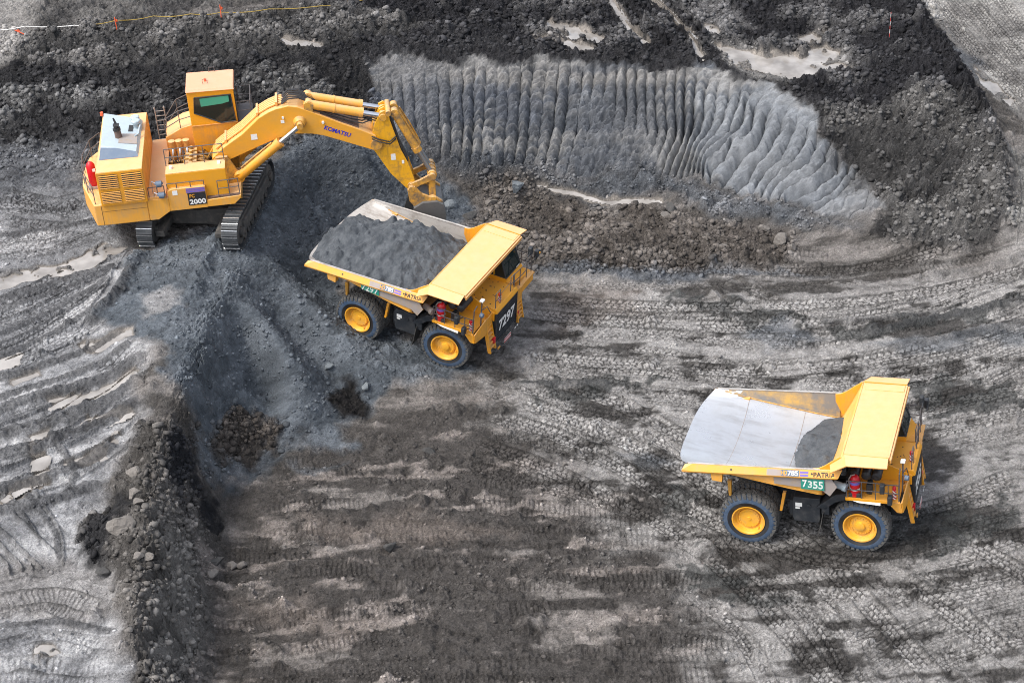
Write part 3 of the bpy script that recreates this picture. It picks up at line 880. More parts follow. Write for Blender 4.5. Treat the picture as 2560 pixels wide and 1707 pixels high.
lane([(1400, -20), (1440, 50), (1500, 100)], 2, 0.5, 50, kind='none', rut=0.2)
lane([(1500, -20), (1570, 60), (1620, 140)], 2, 0.5, 51, kind='none', rut=0.2)
flat = 1 - np.clip(heap + wall + top * 0.9 + face + ridge * 0.95 + talus, 0, 1)
mudmask = np.clip(flat + region([(1380, -60), (1560, -60), (1640, 140), (1480, 110)], 0.6), 0, 1)
TH *= mudmask
TC = 1 + (TC - 1) * mudmask

# ------------------------------------------------------------------ puddles
PUD = [
    ([(1255, 52), (1330, 62), (1395, 90), (1380, 98), (1300, 86), (1258, 70)], 'puddle'), ([(1222, 84), (1290, 90), (1368, 108), (1330, 114), (1240, 100)], 'puddle'),
    ([(1405, -10), (1440, 50), (1492, 98), (1486, 104), (1425, 50), (1392, -10)], 'puddle'), ([(1495, -20), (1545, 30), (1600, 90), (1618, 134), (1608, 138), (1585, 90), (1530, 30), (1470, -20)], 'puddle'),
    ([(1618, 55), (1650, 60), (1660, 85), (1625, 82)], 'puddle'), ([(1645, 105), (1720, 115), (1800, 125), (1900, 108), (1935, 118), (1920, 140), (1955, 155), (1920, 170), (1830, 185), (1760, 165), (1690, 145)], 'puddle'),
    ([(1835, 88), (1905, 65), (1912, 80), (1865, 110), (1840, 104)], 'puddle'), ([(1230, 429), (1320, 435), (1420, 455), (1540, 466), (1470, 472), (1330, 446)], 'puddle'),
    ([(-60, 640), (60, 622), (160, 600), (205, 575), (238, 556), (300, 566), (240, 590), (215, 618), (120, 632), (40, 655), (-60, 685)], 'puddle'),
    ([(-40, 830), (45, 810), (48, 830), (0, 850)], 'puddle'), ([(25, 870), (85, 850), (90, 858), (30, 884)], 'puddle'), ([(0, 1130), (60, 1095), (100, 1085), (110, 1100), (60, 1120), (10, 1150)], 'puddle'),
    ([(75, 1000), (105, 990), (110, 1075), (80, 1090)], 'puddle'), ([(150, 1060), (230, 1040), (265, 995), (270, 1005), (235, 1055), (160, 1075)], 'puddle'), ([(75, 1485), (125, 1478), (140, 1495), (90, 1508)], 'puddle'),
    ([(640, 85), (730, 100), (735, 108), (660, 100)], 'puddle'), ([(180, 795), (300, 760), (305, 768), (200, 812)], 'puddle'), ([(110, 920), (300, 850), (310, 858), (120, 940)], 'puddle'), ([(190, 965), (290, 940), (300, 950), (200, 985)], 'puddle'),
    ([(2240, 150), (2275, 175), (2330, 235), (2320, 240), (2255, 190)], 'puddle'),
]
POND = np.zeros((NY, NX), np.float32)
for pts, _ in PUD:
    POND = np.maximum(POND, region(pts, 0.2, 0.45))
DAMP = np.zeros((NY, NX), np.float32)
for pts, _ in PUD:
    DAMP = np.maximum(DAMP, region(pts, 0.55, 0.6))
paint(sstep(0.05, 0.5, DAMP) * 0.65, (0.085, 0.082, 0.080), 0.03, None, 0.45)
POND *= 1 - 0.9 * sstep(0.22, 0.42, n_mid * 0.6 + n_sml * 0.8)
paint(sstep(0.0, 0.35, POND), (0.22, 0.20, 0.18), 0.02, 0.0, 0.35)

# ------------------------------------------------------------------ heights: detail
GU = [[(870, 130, 0), (875, 230, 0), (880, 330, 0)], [(1000, 140, 4.7), (1004, 240, 4.7), (1010, 330, 4.7)], [(1200, 150, 12), (1192, 270, 12), (1175, 400, 12)], [(1400, 160, 19.3), (1388, 270, 19.3), (1365, 390, 19.3)]]
for u_, ln in ((23.3, [(180, 160), (180, 300), (190, 440)]), (27.3, [(330, 170), (325, 330), (310, 480)]), (29.5, [(440, 180), (415, 300), (380, 430)]), 
               (32.5, [(555, 210), (530, 330), (480, 430)]), (33.5, [(600, 245), (560, 320), (490, 450), (400, 545)]), (34.5, [(640, 265), (600, 350), (540, 470), (460, 560)]),
               (35.5, [(690, 290), (640, 390), (590, 500), (520, 585)]), (36.5, [(730, 300), (700, 390), (640, 510), (570, 615)]), (37.5, [(765, 320), (740, 420), (690, 520), (600, 625)]), (38.8, [(790, 470), (720, 560), (640, 640)]),
               (39.8, [(830, 490), (760, 590), (670, 655)]), (41.1, [(885, 560), (800, 640), (700, 690)]), (42.5, [(930, 580), (880, 650), (790, 705)]), (43.5, [(960, 610), (900, 690), (820, 730)]), (44.5, [(990, 640), (930, 700), (880, 740)])):
    GU.append([((1500 + a * 0.6696) / DK, (50 + b_ * 0.6696) / DK, u_) for a, b_ in ln])
ga = np.array([q for l in GU for q in l], float)
gp = hit(ga[:, :2])
gmod = rbf(np.stack([gp[:, 0], gp[:, 2]], 1), ga[:, 2], 0.15)     # stroke number as a function of position along the face and height
GUF = np.zeros((NY, NX), np.float32)
gsel = wall > 0.01
GUF[gsel] = rbf_eval(gmod, X[gsel].astype(float), Z[gsel].astype(float))
gu = GUF + 0.20 * n_mid + 0.10 * n_sml + 0.25 * n_big * (1 - sstep(6, 12, X))
gfr = np.abs(np.sin(math.pi * gu))
gid = np.floor(gu)
gvar = np.modf(np.abs(np.sin(gid * 12.99) * 43758.5))[0].astype(np.float32)
wl = wall * (1 - 0.75 * region([(1300, 215), (1330, 300), (1290, 385), (1380, 390), (1500, 395), (1520, 330), (1410, 240)], 0.6))
wl = wl * sstep(-0.7, 0.1, n_big + 0.45 + 0.9 * sstep(1.0, 9.0, X))
groove = (0.75 * gfr ** 0.45 + 0.25 * gfr - 0.75) * (0.30 + 0.80 * gvar) * np.clip(1.5 * (SLOPE - 0.35), 0, 1.9) * (0.66 + 0.55 * sstep(4, 12, X)) * sstep(0.0, 1.0, 7.0 - 0.16 * np.maximum(X - 8, 0) - up_(ZB))
Z = Z + wl * groove
lump = 1 - np.abs(fbm(XN, YN, 1.5, 501, 4, 0.6)) * 2.2
lump2 = 1 - np.abs(fbm(XN, YN, 0.55, 521, 3, 0.6)) * 2.2
# broken ledges on the face
Z += wall * (0.20 * strat + 0.06 * n_sml + 0.05 * lump2 + 0.10 * n_mid + 0.04 * n_fin) * np.clip(SLOPE, 0, 1.5)
calm = 1 - sstep(0.05, 0.4, POND)
Z += AMP * calm * (1.5 * n_mid + 1.3 * n_sml + 0.9 * lump + 0.9 * lump2 + 0.8 * n_fin)
Z += 0.05 * n_big * flat * calm
Z += np.clip(0.9 - AMP * 8, 0, 1) * calm * 0.012 * (n_fin + 0.8 * n_sml)
# ridges of side-cast material
def windrow(pts, wdt, hgt, seed=0):
    global Z, C
    P = catmull(hit(pts)[:, :2], 0.25)
    lo, hi = P.min(0) - 2.5 * wdt, P.max(0) + 2.5 * wdt
    i0, i1 = np.clip(np.searchsorted(cx, [lo[0], hi[0]]), 0, NX)
    j0, j1 = np.clip(np.searchsorted(cy, [lo[1], hi[1]]), 0, NY)
    sl = (slice(j0, j1), slice(i0, i1))
    qx, qy = X[sl] + 0.14 * (wx[sl] - X[sl]), Y[sl] + 0.14 * (wy[sl] - Y[sl])
    d2 = np.full(qx.shape, 1e9, np.float32)
    for q in P:
        d2 = np.minimum(d2, (qx - q[0]) ** 2 + (qy - q[1]) ** 2)
    m_ = np.maximum(0, 1 - np.sqrt(d2) / wdt)
    Z[sl] += hgt * m_ * m_ * (3 - 2 * m_) * 0.8 * (1 + 0.35 * n_sml[sl] + 0.4 * n_fin[sl])
    k_ = (sstep(0.12, 0.5, m_ + 0.25 * n_sml[sl]) * (bench[sl] + 0.6 * haul[sl]).clip(0, 1) * 0.72)[..., None]
    C[sl] = C[sl] * (1 - k_) + np.array((0.062, 0.063, 0.067), np.float32) * k_
    return sl, m_
for pts, wd, hg in (([(0, 690), (130, 650), (260, 615)], 0.5, 0.22), ([(-40, 1010), (150, 960), (320, 870)], 0.7, 0.40), ([(-40, 1060), (120, 1015), (310, 920)], 0.6, 0.35), ([(-40, 960), (140, 900), (330, 820)], 0.5, 0.3),
                    ([(0, 1120), (150, 1080), (260, 1020)], 0.5, 0.25), ([(-40, 780), (110, 720), (250, 640)], 0.35, 0.15), ([(-40, 830), (130, 760), (300, 660)], 0.3, 0.15), ([(-40, 930), (110, 880), (300, 790)], 0.4, 0.22), ([(-40, 1180), (120, 1150), (230, 1110)], 0.5, 0.22), ([(-40, 545), (100, 530), (240, 500)], 0.35, 0.12), ([(-40, 720), (100, 680), (200, 640)], 0.3, 0.12), ([(60, 1130), (120, 1210), (140, 1290)], 0.25, 0.1), ([(0, 1440), (150, 1430), (270, 1450)], 0.3, 0.08), ([(120, 1000), (170, 1080), (150, 1140)], 0.3, 0.15), ([(318, 590), (270, 670), (205, 745)], 0.55, 0.45), ([(-40, 880), (100, 840), (280, 760)], 0.4, 0.2),
                    ([(548, 640), (505, 740), (450, 860), (428, 950)], 0.9, 0.5), ([(480, 860), (520, 940), (540, 990)], 0.6, 0.35),
                    ([(500, 560), (470, 620), (440, 680)], 0.6, 0.4), ([(640, 520), (700, 490), (770, 520), (700, 570)], 0.7, 0.3),
                    ([(1150, 885), (1400, 880)], 0.4, 0.15), ([(2000, 760), (2352, 690)], 0.5, 0.3), ([(2050, 800), (2352, 740)], 0.5, 0.22), ([(2100, 640), (2352, 590)], 0.5, 0.25), ([(1900, 740), (2150, 720)], 0.4, 0.2),
                    ([(760, 1265), (1160, 1270), (1560, 1275)], 0.4, 0.12), ([(1150, 380), (1200, 420), (1180, 455)], 0.9, 0.5), ([(1080, 385), (1130, 420), (1170, 470)], 0.8, 0.5), ([(2090, 20), (2160, 110), (2240, 230), (2310, 370)], 0.8, 0.5)):
    sl, m_ = windrow(pts, wd, hg)
    TH[sl] *= 1 - sstep(0.1, 0.6, m_)
    TC[sl] = 1 + (TC[sl] - 1) * (1 - sstep(0.1, 0.6, m_))
# scooped hollow beside the excavator
for (px, py, rr, dd) in ((690, 500, 2.2, 0.9), (770, 800, 1.3, 0.4)):
    q = hit([(px, py)])[0]
    if py > 700:
        continue
    Z -= dd * np.exp(-((wx - q[0]) ** 2 + (wy - q[1]) ** 2) / rr ** 2)
Z += TH
# clods stamped into the ground
def stamps(n, rmin, rmax, seed, power=2.2, flatn=0.75):
    rg = np.random.default_rng(seed)
    xi = rg.integers(8, NX - 8, n * 6)
    yi = rg.integers(8, NY - 8, n * 6)
    keep = rg.random(n * 6) < CLOD[yi, xi]
    xi, yi = xi[keep][:n], yi[keep][:n]
    rad = rmin + (rmax - rmin) * rg.random(len(xi)) ** power
    for k in range(len(xi)):
        r = rad[k]
        c = int(r / S) + 1
        x0, x1, y0, y1 = max(xi[k] - c, 0), min(xi[k] + c + 1, NX), max(yi[k] - c, 0), min(yi[k] + c + 1, NY)
        dx = (X[y0:y1, x0:x1] - cx[xi[k]]) / r
        dy = (Y[y0:y1, x0:x1] - cy[yi[k]]) / r
        h = np.full(dx.shape, 1.0, np.float32)
        ph = rg.random() * 6.28
        for j in range(5):
            a = ph + j * 1.2566 + rg.uniform(-0.35, 0.35)
            h = np.minimum(h, 1.35 - (dx * math.cos(a) + dy * math.sin(a)) * rg.uniform(1.3, 1.9))
        h = np.clip(h, 0, rg.uniform(0.55, 1.0))
        Zs = Z[y0:y1, x0:x1]
        hh = h * r * flatn * CLAMP_SL[yi[k], xi[k]]
        Zs += hh
        t = (0.85 + 0.5 * rg.random())
        Cs = C[y0:y1, x0:x1]
        Cs *= (1 + (t - 1) * np.clip(h * 2, 0, 1))[..., None]
stamps(1600, 0.25, 0.70, 600, 3.0, 0.6)
stamps(3500, 0.12, 0.34, 601, 2.0, 0.75)
stamps(4000, 0.08, 0.16, 602, 1.5, 0.8)
Z += RNG.normal(0, 1, Z.shape).astype(np.float32) * (0.003 + 0.03 * AMP) * calm * (1 - sstep(0.3, 0.9, SLOPE))
# ponds are hollows
Z -= 0.13 * POND
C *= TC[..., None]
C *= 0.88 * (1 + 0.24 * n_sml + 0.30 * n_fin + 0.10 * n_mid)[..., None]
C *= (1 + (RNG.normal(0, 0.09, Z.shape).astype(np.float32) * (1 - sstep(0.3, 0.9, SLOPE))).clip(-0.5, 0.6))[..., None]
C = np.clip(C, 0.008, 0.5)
# outward to the horizon
ext = [2, 6, 14, 30, 60, 120, 250, 500, 1000, 2000, 4000]
fx_ = np.concatenate([[CX0 - e for e in ext[::-1]], cx, [cx[-1] + e for e in ext]])
fy_ = np.concatenate([[CY0 - e for e in ext[::-1]], cy, [cy[-1] + e for e in ext]])
ne = len(ext)
Zf = np.pad(Z, ne, mode='edge')
Cf = np.pad(C, ((ne, ne), (ne, ne), (0, 0)), mode='edge')
Rf = np.pad(RGH, ne, mode='edge')
dist = np.maximum(np.maximum(CX0 - fx_, fx_ - cx[-1]).clip(0)[None, :], np.maximum(CY0 - fy_, fy_ - cy[-1]).clip(0)[:, None])
bl = np.clip(dist / 60, 0, 1)
Zf = Zf * (1 - bl) + 5.0 * bl
Cf = Cf * (1 - bl[..., None]) + 0.14 * bl[..., None]
FX, FY = np.meshgrid(fx_, fy_)
ny, nx = FX.shape
co = np.stack([FX, FY, Zf], 2).reshape(-1, 3).astype(np.float32)
me = bpy.data.meshes.new('ground')
me.vertices.add(nx * ny)
me.vertices.foreach_set('co', co.ravel())
ids = np.arange(nx * ny).reshape(ny, nx)
q = np.stack([ids[:-1, :-1], ids[:-1, 1:], ids[1:, 1:], ids[1:, :-1]], 2).reshape(-1, 4)
nf = len(q)
me.loops.add(nf * 4)
me.loops.foreach_set('vertex_index', q.ravel().astype(np.int32))
me.polygons.add(nf)
me.polygons.foreach_set('loop_start', (np.arange(nf) * 4).astype(np.int32))
me.polygons.foreach_set('use_smooth', np.zeros(nf, bool))
me.update(calc_edges=True)
ca = me.attributes.new('Col', 'FLOAT_COLOR', 'POINT')
ca.data.foreach_set('color', np.concatenate([Cf.reshape(-1, 3), Rf.reshape(-1, 1)], 1).astype(np.float32).ravel())
GRAIN = np.clip(1 - 0.62 * wall - 0.35 * heap - 0.5 * POND, 0.2, 1)
ga_ = me.attributes.new('Grain', 'FLOAT', 'POINT')
ga_.data.foreach_set('value', np.pad(GRAIN, ne, mode='edge').astype(np.float32).ravel())
ground = bpy.data.objects.new('ground', me)
COL.objects.link(ground)
tag(ground, 'dark churned mine ground with benches, cut face and spoil heap', None, None, 'structure')
m, nd, lk, p = newmat('mine_ground')
at = nd.new('ShaderNodeAttribute')
at.attribute_name = 'Col'
g = nd.new('ShaderNodeNewGeometry')
n1 = N(nd, 'ShaderNodeTexNoise', Scale=10.0, Detail=10.0, Roughness=0.85)
lk.new(g.outputs['Position'], n1.inputs['Vector'])
r1 = ramp(nd, 0.36, 0.64, 0.45, 1.48)
lk.new(n1.outputs[0], r1.inputs[0])
sc = nd.new('ShaderNodeVectorMath')
sc.operation = 'SCALE'
lk.new(at.outputs['Color'], sc.inputs[0])
agr = nd.new('ShaderNodeAttribute')
agr.attribute_name = 'Grain'
con = math_(nd, lk, 'ADD', math_(nd, lk, 'MULTIPLY', math_(nd, lk, 'SUBTRACT', r1.outputs[0], 1.0), agr.outputs['Fac']), 1.0)
lk.new(con, sc.inputs['Scale'])
lk.new(sc.outputs[0], p.inputs['Base Color'])
lk.new(at.outputs['Alpha'], p.inputs['Roughness'])
p.inputs['Specular IOR Level'].default_value = 0.14
n2 = N(nd, 'ShaderNodeTexNoise', Scale=9.0, Detail=12.0, Roughness=0.8)
lk.new(g.outputs['Position'], n2.inputs['Vector'])
b = N(nd, 'ShaderNodeBump', Strength=1.0, Distance=0.16)
lk.new(agr.outputs['Fac'], b.inputs['Strength'])
lk.new(n2.outputs[0], b.inputs['Height'])
lk.new(b.outputs[0], p.inputs['Normal'])
me.materials.append(m)
def zat(x, y):
    i = np.clip(np.round((np.asarray(x) - CX0) / S).astype(int), 0, NX - 1)
    j = np.clip(np.round((np.asarray(y) - CY0) / S).astype(int), 0, NY - 1)
    return Z[j, i]

# water sheets
m, nd, lk, p = newmat('muddy_water')
tc = nd.new('ShaderNodeTexCoord')
n1 = N(nd, 'ShaderNodeTexNoise', Scale=0.8, Detail=4.0)
lk.new(tc.outputs['Object'], n1.inputs['Vector'])
r1 = ramp(nd, 0.35, 0.65)
lk.new(n1.outputs[0], r1.inputs[0])
lk.new(mix(nd, lk, r1.outputs[0], (0.18, 0.168, 0.156), (0.33, 0.315, 0.30)), p.inputs['Base Color'])
p.inputs['Roughness'].default_value = 0.06
M['water'] = m
for pts, nm in PUD:
    P = hit(pts)[:, :2]
    cen = P.mean(0)
    lo, hi = P.min(0) - 0.5, P.max(0) + 0.5
    xs = np.arange(lo[0], hi[0] + 0.1, 0.1)
    ys = np.arange(lo[1], hi[1] + 0.1, 0.1)
    gx_, gy_ = np.meshgrid(xs, ys)
    d2 = np.full(gx_.shape, 1e9)
    for k in range(len(P)):
        a, b_ = P[k - 1], P[k]
        e = b_ - a
        t = np.clip(((gx_ - a[0]) * e[0] + (gy_ - a[1]) * e[1]) / (e @ e + 1e-9), 0, 1)
        d2 = np.minimum(d2, (gx_ - a[0] - t * e[0]) ** 2 + (gy_ - a[1] - t * e[1]) ** 2)
    ok = pip(gx_, gy_, P) | (d2 < 0.2 ** 2)
    zz = bil(ZB, gx_, gy_) - 0.055
    idx = -np.ones(gx_.shape, int)
    vs, fs = [], []
    for j in range(gx_.shape[0]):
        for i in range(gx_.shape[1]):
            if ok[j, i]:
                idx[j, i] = len(vs)
                vs.append((gx_[j, i], gy_[j, i], zz[j, i]))
    for j in range(gx_.shape[0] - 1):
        for i in range(gx_.shape[1] - 1):
            f = (idx[j, i], idx[j, i + 1], idx[j + 1, i + 1], idx[j + 1, i])
            if min(f) >= 0:
                fs.append(f)
    mb = MB()
    mb.add(vs, fs)
    o = mb.build('puddle', M['water'], None, smooth=60)
    tag(o, None, None, None, 'structure')

# ------------------------------------------------------------------ loose rock
def rock_mesh(seed, squash=0.75, sub=2, name='rock', cuts=9):
    rg = np.random.default_rng(seed)
    bm = bmesh.new()
    bmesh.ops.create_icosphere(bm, subdivisions=sub, radius=1.0)
    nrm = [Vector(rg.normal(0, 1, 3)).normalized() for _ in range(cuts)]
    dd = rg.uniform(0.38, 0.82, cuts)
    for vtx in bm.verts:
        for k in range(cuts):
            h = vtx.co.dot(nrm[k]) - dd[k]
            if h > 0:
                vtx.co -= nrm[k] * h * 0.95
        vtx.co += Vector(rg.normal(0, 0.02, 3))
        vtx.co.z *= squash
    me_ = bpy.data.meshes.new(name)
    bm.to_mesh(me_)
    bm.free()
    return me_
M['rock_blue'] = surface('blue_grey_rock', (0.15, 0.17, 0.185), 0.85, dirt=(0.08, 0.085, 0.09), dirt_amt=0.7, scale=3, bump=0.6)
M['rock_brown'] = surface('brown_grey_rock', (0.155, 0.142, 0.13), 0.88, dirt=(0.07, 0.062, 0.056), dirt_amt=0.7, scale=3, bump=0.6)
M['rock_dark'] = surface('dark_rock', (0.055, 0.054, 0.053), 0.88, dirt=(0.03, 0.03, 0.03), dirt_amt=0.6, scale=3, bump=0.6)
BOULD = [
    (1188, 446, 0.62, 'rock_blue', 'large angular blue-grey boulder standing at the foot of the cut face'), (1080, 497, 0.50, 'rock_dark', 'dark pointed rock between the excavator bucket and the loaded truck canopy'),
    (1527, 500, 0.34, 'rock_brown', 'pale round rock beside the puddle at the foot of the cut'), (1545, 482, 0.42, 'rock_dark', 'dark brown boulder at the end of the long thin puddle'),
    (1790, 548, 0.50, 'rock_brown', 'large flat brown boulder where the brown mound meets the rubble slope'), (1755, 525, 0.34, 'rock_brown', 'brown rock just above the large flat boulder on the mound'),
    (1660, 572, 0.28, 'rock_brown', 'small upright rock on the lower edge of the brown mound'), (1715, 575, 0.22, 'rock_brown', 'small grey-brown stone right of the upright rock'), (1820, 570, 0.27, 'rock_brown', 'low stone at the right end of the brown mound'),
    (283, 1228, 0.62, 'rock_brown', 'biggest brown boulder on the left bench ridge'), (312, 1130, 0.40, 'rock_brown', 'pale broken rock on the ridge near its dark hollow'), (308, 1092, 0.40, 'rock_brown', 'grey rock at the top of the ridge rock line'),
    (322, 1160, 0.26, 'rock_brown', 'small blocky stone just below the pale broken rock'), (320, 1292, 0.28, 'rock_brown', 'round stone below the biggest ridge boulder'), (343, 1288, 0.24, 'rock_brown', 'small stone touching the round stone on the ridge'),
    (238, 1318, 0.3, 'rock_dark', 'dark round rock on the bench side of the ridge'), (533, 1297, 0.34, 'rock_brown', 'left one of two pale rocks at the foot of the ridge'), (556, 1296, 0.30, 'rock_brown', 'right one of two pale rocks at the foot of the ridge'),
    (500, 1292, 0.36, 'rock_dark', 'dark boulder left of the two pale rocks'), (486, 1318, 0.4, 'rock_brown', 'grey-brown slab below the dark boulder'), (898, 1262, 0.36, 'rock_dark', 'dark flat rock alone on the open pit floor'),
    (985, 1034, 0.36, 'rock_dark', 'dark brown rock near the foot of the spoil heap'), (1298, 1068, 0.17, 'rock_brown', 'small pale stone alone on the pit floor'), (1035, 470, 0.45, 'rock_blue', 'blue-grey rock on the heap right behind the bucket'),
    (1130, 470, 0.36, 'rock_brown', 'brown slab left of the large blue-grey boulder'), (1160, 455, 0.26, 'rock_brown', 'brown stone touching the large blue-grey boulder'), (840, 888, 0.30, 'rock_blue', 'largest round lump in the cluster below the loaded truck'),
    (755, 845, 0.26, 'rock_blue', 'blue-grey lump high in the heap cluster'), (1418, 490, 0.24, 'rock_brown', 'brown stone in the middle of the mound crest'),
]
rocks = [rock_mesh(700 + k, RNG.uniform(0.6, 0.9), 3) for k in range(6)]
for k, (dx, dy, r, mt, lab) in enumerate(BOULD):
    q = hit([(dx, dy + r * 12)])[0]
    me_ = rocks[k % 6].copy()
    me_.materials.clear()
    me_.materials.append(M[mt])
    o = bpy.data.objects.new('boulder', me_)
    COL.objects.link(o)
    o.location = (q[0], q[1], float(zat(q[0], q[1])) + r * 0.22)
    o.rotation_euler = (RNG.uniform(-0.3, 0.3), RNG.uniform(-0.3, 0.3), RNG.uniform(0, 6))
    o.scale = (r * RNG.uniform(0.9, 1.2), r * RNG.uniform(0.8, 1.0), r)
    tag(o, lab, 'boulder', 'boulders lying on the pit ground')
# uncounted rubble: angular clods in the colour of the ground they broke from
base_r = []
for k in range(14):
    mm = rock_mesh(800 + k, 0.75, 1, cuts=5)
    base_r.append((np.array([v.co[:] for v in mm.vertices]), np.array([p_.vertices[:] for p_ in mm.polygons])))
    bpy.data.meshes.remove(mm)
m, nd, lk, p = newmat('broken_clod')
at = nd.new('ShaderNodeAttribute')
at.attribute_name = 'Col'
g = nd.new('ShaderNodeNewGeometry')
n1 = N(nd, 'ShaderNodeTexNoise', Scale=14.0, Detail=6.0, Roughness=0.7)
lk.new(g.outputs['Position'], n1.inputs['Vector'])
r1 = ramp(nd, 0.35, 0.65, 0.7, 1.3)
lk.new(n1.outputs[0], r1.inputs[0])
sc = nd.new('ShaderNodeVectorMath')
sc.operation = 'SCALE'
lk.new(at.outputs['Color'], sc.inputs[0])
lk.new(r1.outputs[0], sc.inputs['Scale'])
lk.new(sc.outputs[0], p.inputs['Base Color'])
p.inputs['Roughness'].default_value = 0.9
p.inputs['Specular IOR Level'].default_value = 0.15
M['clod'] = m
def rubble(n, seed, rmin, rmax, power, weight, label, lo=0.75, hi=1.45):
    rg = np.random.default_rng(seed)
    wflat = weight.ravel().astype(np.float64)
    # fewer stones land on steep parts per map area, so weigh by true surface
    wflat = wflat * np.sqrt(1 + np.minimum(SLOPE.ravel(), 3.0) ** 2)
    idx = rg.choice(wflat.size, n, p=wflat / wflat.sum())
    yi, xi = np.unravel_index(idx, weight.shape)
    V = np.empty((n, 12, 3))
    F = np.empty((n, 20, 3), int)
    K = np.empty((n, 12, 4), np.float32)
    rad = rmin + (rmax - rmin) * rg.random(n) ** power
    for k in range(n):
        vv, ff = base_r[k % 14]
        a = rg.random() * 6.28
        t = rg.uniform(-0.6, 0.6)
        Rm = np.array([[math.cos(a), -math.sin(a), 0], [math.sin(a), math.cos(a), 0], [0, 0, 1]]) @ np.array([[1, 0, 0], [0, math.cos(t), -math.sin(t)], [0, math.sin(t), math.cos(t)]])
        V[k] = (vv * rad[k] * rg.uniform(0.6, 1.35, 3)) @ Rm.T + (cx[xi[k]] + rg.uniform(-S, S), cy[yi[k]] + rg.uniform(-S, S), Z[yi[k], xi[k]] + rad[k] * 0.1)
        F[k] = ff + 12 * k
        K[k, :, :3] = C[yi[k], xi[k]] * (lo + (hi - lo) * rg.random() ** 1.5)
        K[k, :, 3] = 1
    me_ = bpy.data.meshes.new('rubble')
    me_.vertices.add(n * 12)
    me_.vertices.foreach_set('co', V.ravel())
    me_.loops.add(n * 60)
    me_.loops.foreach_set('vertex_index', F.ravel().astype(np.int32))
    me_.polygons.add(n * 20)
    me_.polygons.foreach_set('loop_start', (np.arange(n * 20) * 3).astype(np.int32))
    me_.update(calc_edges=True)
    ca_ = me_.attributes.new('Col', 'FLOAT_COLOR', 'POINT')
    ca_.data.foreach_set('color', K.ravel())
    me_.materials.append(M['clod'])
    ob = bpy.data.objects.new('rubble', me_)
    COL.objects.link(ob)
    tag(ob, label, None, None, 'stuff')
dry = (1 - sstep(0.02, 0.2, POND))
darkz = np.clip(top * (1 - wall) + face + bank + mass, 0, 1) * dry * (1 - 0.9 * wall)
rubble(34000, 1, 0.035, 0.24, 4.2, darkz * (0.25 + sstep(-0.3, 0.4, n_mid)), 'dark broken clods covering the upper bench, banks and rubble slope')
rubble(14000, 2, 0.028, 0.25, 5.5, np.clip(0.35 * ridge + 0.8 * mound + region([(545, 915), (640, 945), (665, 990), (620, 1040), (500, 1070), (500, 960)], 0.4), 0, 1) * dry * (0.3 + sstep(-0.3, 0.4, n_mid)), 'brown-grey clods along the ridge and the mound', 0.7, 1.25)
rubble(9000, 3, 0.02, 0.15, 5.5, np.clip(0.22 * heap + talus, 0, 1) * dry * (0.25 + sstep(0.0, 0.5, n_mid)), 'blue-grey lumps on the spoil heap and below the cut', 0.8, 1.35)
rubble(12000, 4, 0.022, 0.12, 4.5, np.clip(fl + 0.15 * haul + 0.25 * bench, 0, 1) * dry * (1 - heap) * (0.1 + sstep(-0.1, 0.5, n_mid)), 'small stones and crumbs scattered on the pit floor', 0.65, 1.35)
#__PART2__

M['yellow_boom'] = surface('boom_yellow_paint', (0.75, 0.345, 0.03), 0.40, dirt=(0.44, 0.28, 0.10), dirt_amt=0.45, scale=0.7, dust_glare=0.45, streak=0.18, streak_scale=(0.6, 4, 4))
M['yellow_tank'] = surface('tank_yellow_paint', (0.75, 0.335, 0.018), 0.38, dirt=(0.46, 0.28, 0.08), dirt_amt=0.25, dust_glare=0.5)
M['yellow_arm'] = surface('arm_yellow_paint', (0.74, 0.37, 0.015), 0.38, dirt=(0.12, 0.09, 0.06), dirt_amt=0.7, scale=1.6, dust_glare=0.4, streak=0.35, lo=0.5, hi=0.7)
M['pinkroof'] = surface('sun_bleached_roof', (0.70, 0.30, 0.16), 0.5, dirt=(0.6, 0.42, 0.34), dirt_amt=0.4, dust_glare=0.4, dust_glare_col=(0.70, 0.42, 0.30))
M['greyrod'] = surface('grey_rod', (0.30, 0.32, 0.35), 0.3, metal=0.8, dirt_amt=0.3)
M['bucketsteel'] = surface('bucket_steel', (0.15, 0.155, 0.16), 0.5, metal=0.4, dirt=(0.09, 0.085, 0.08), dirt_amt=0.8, scale=2.0)
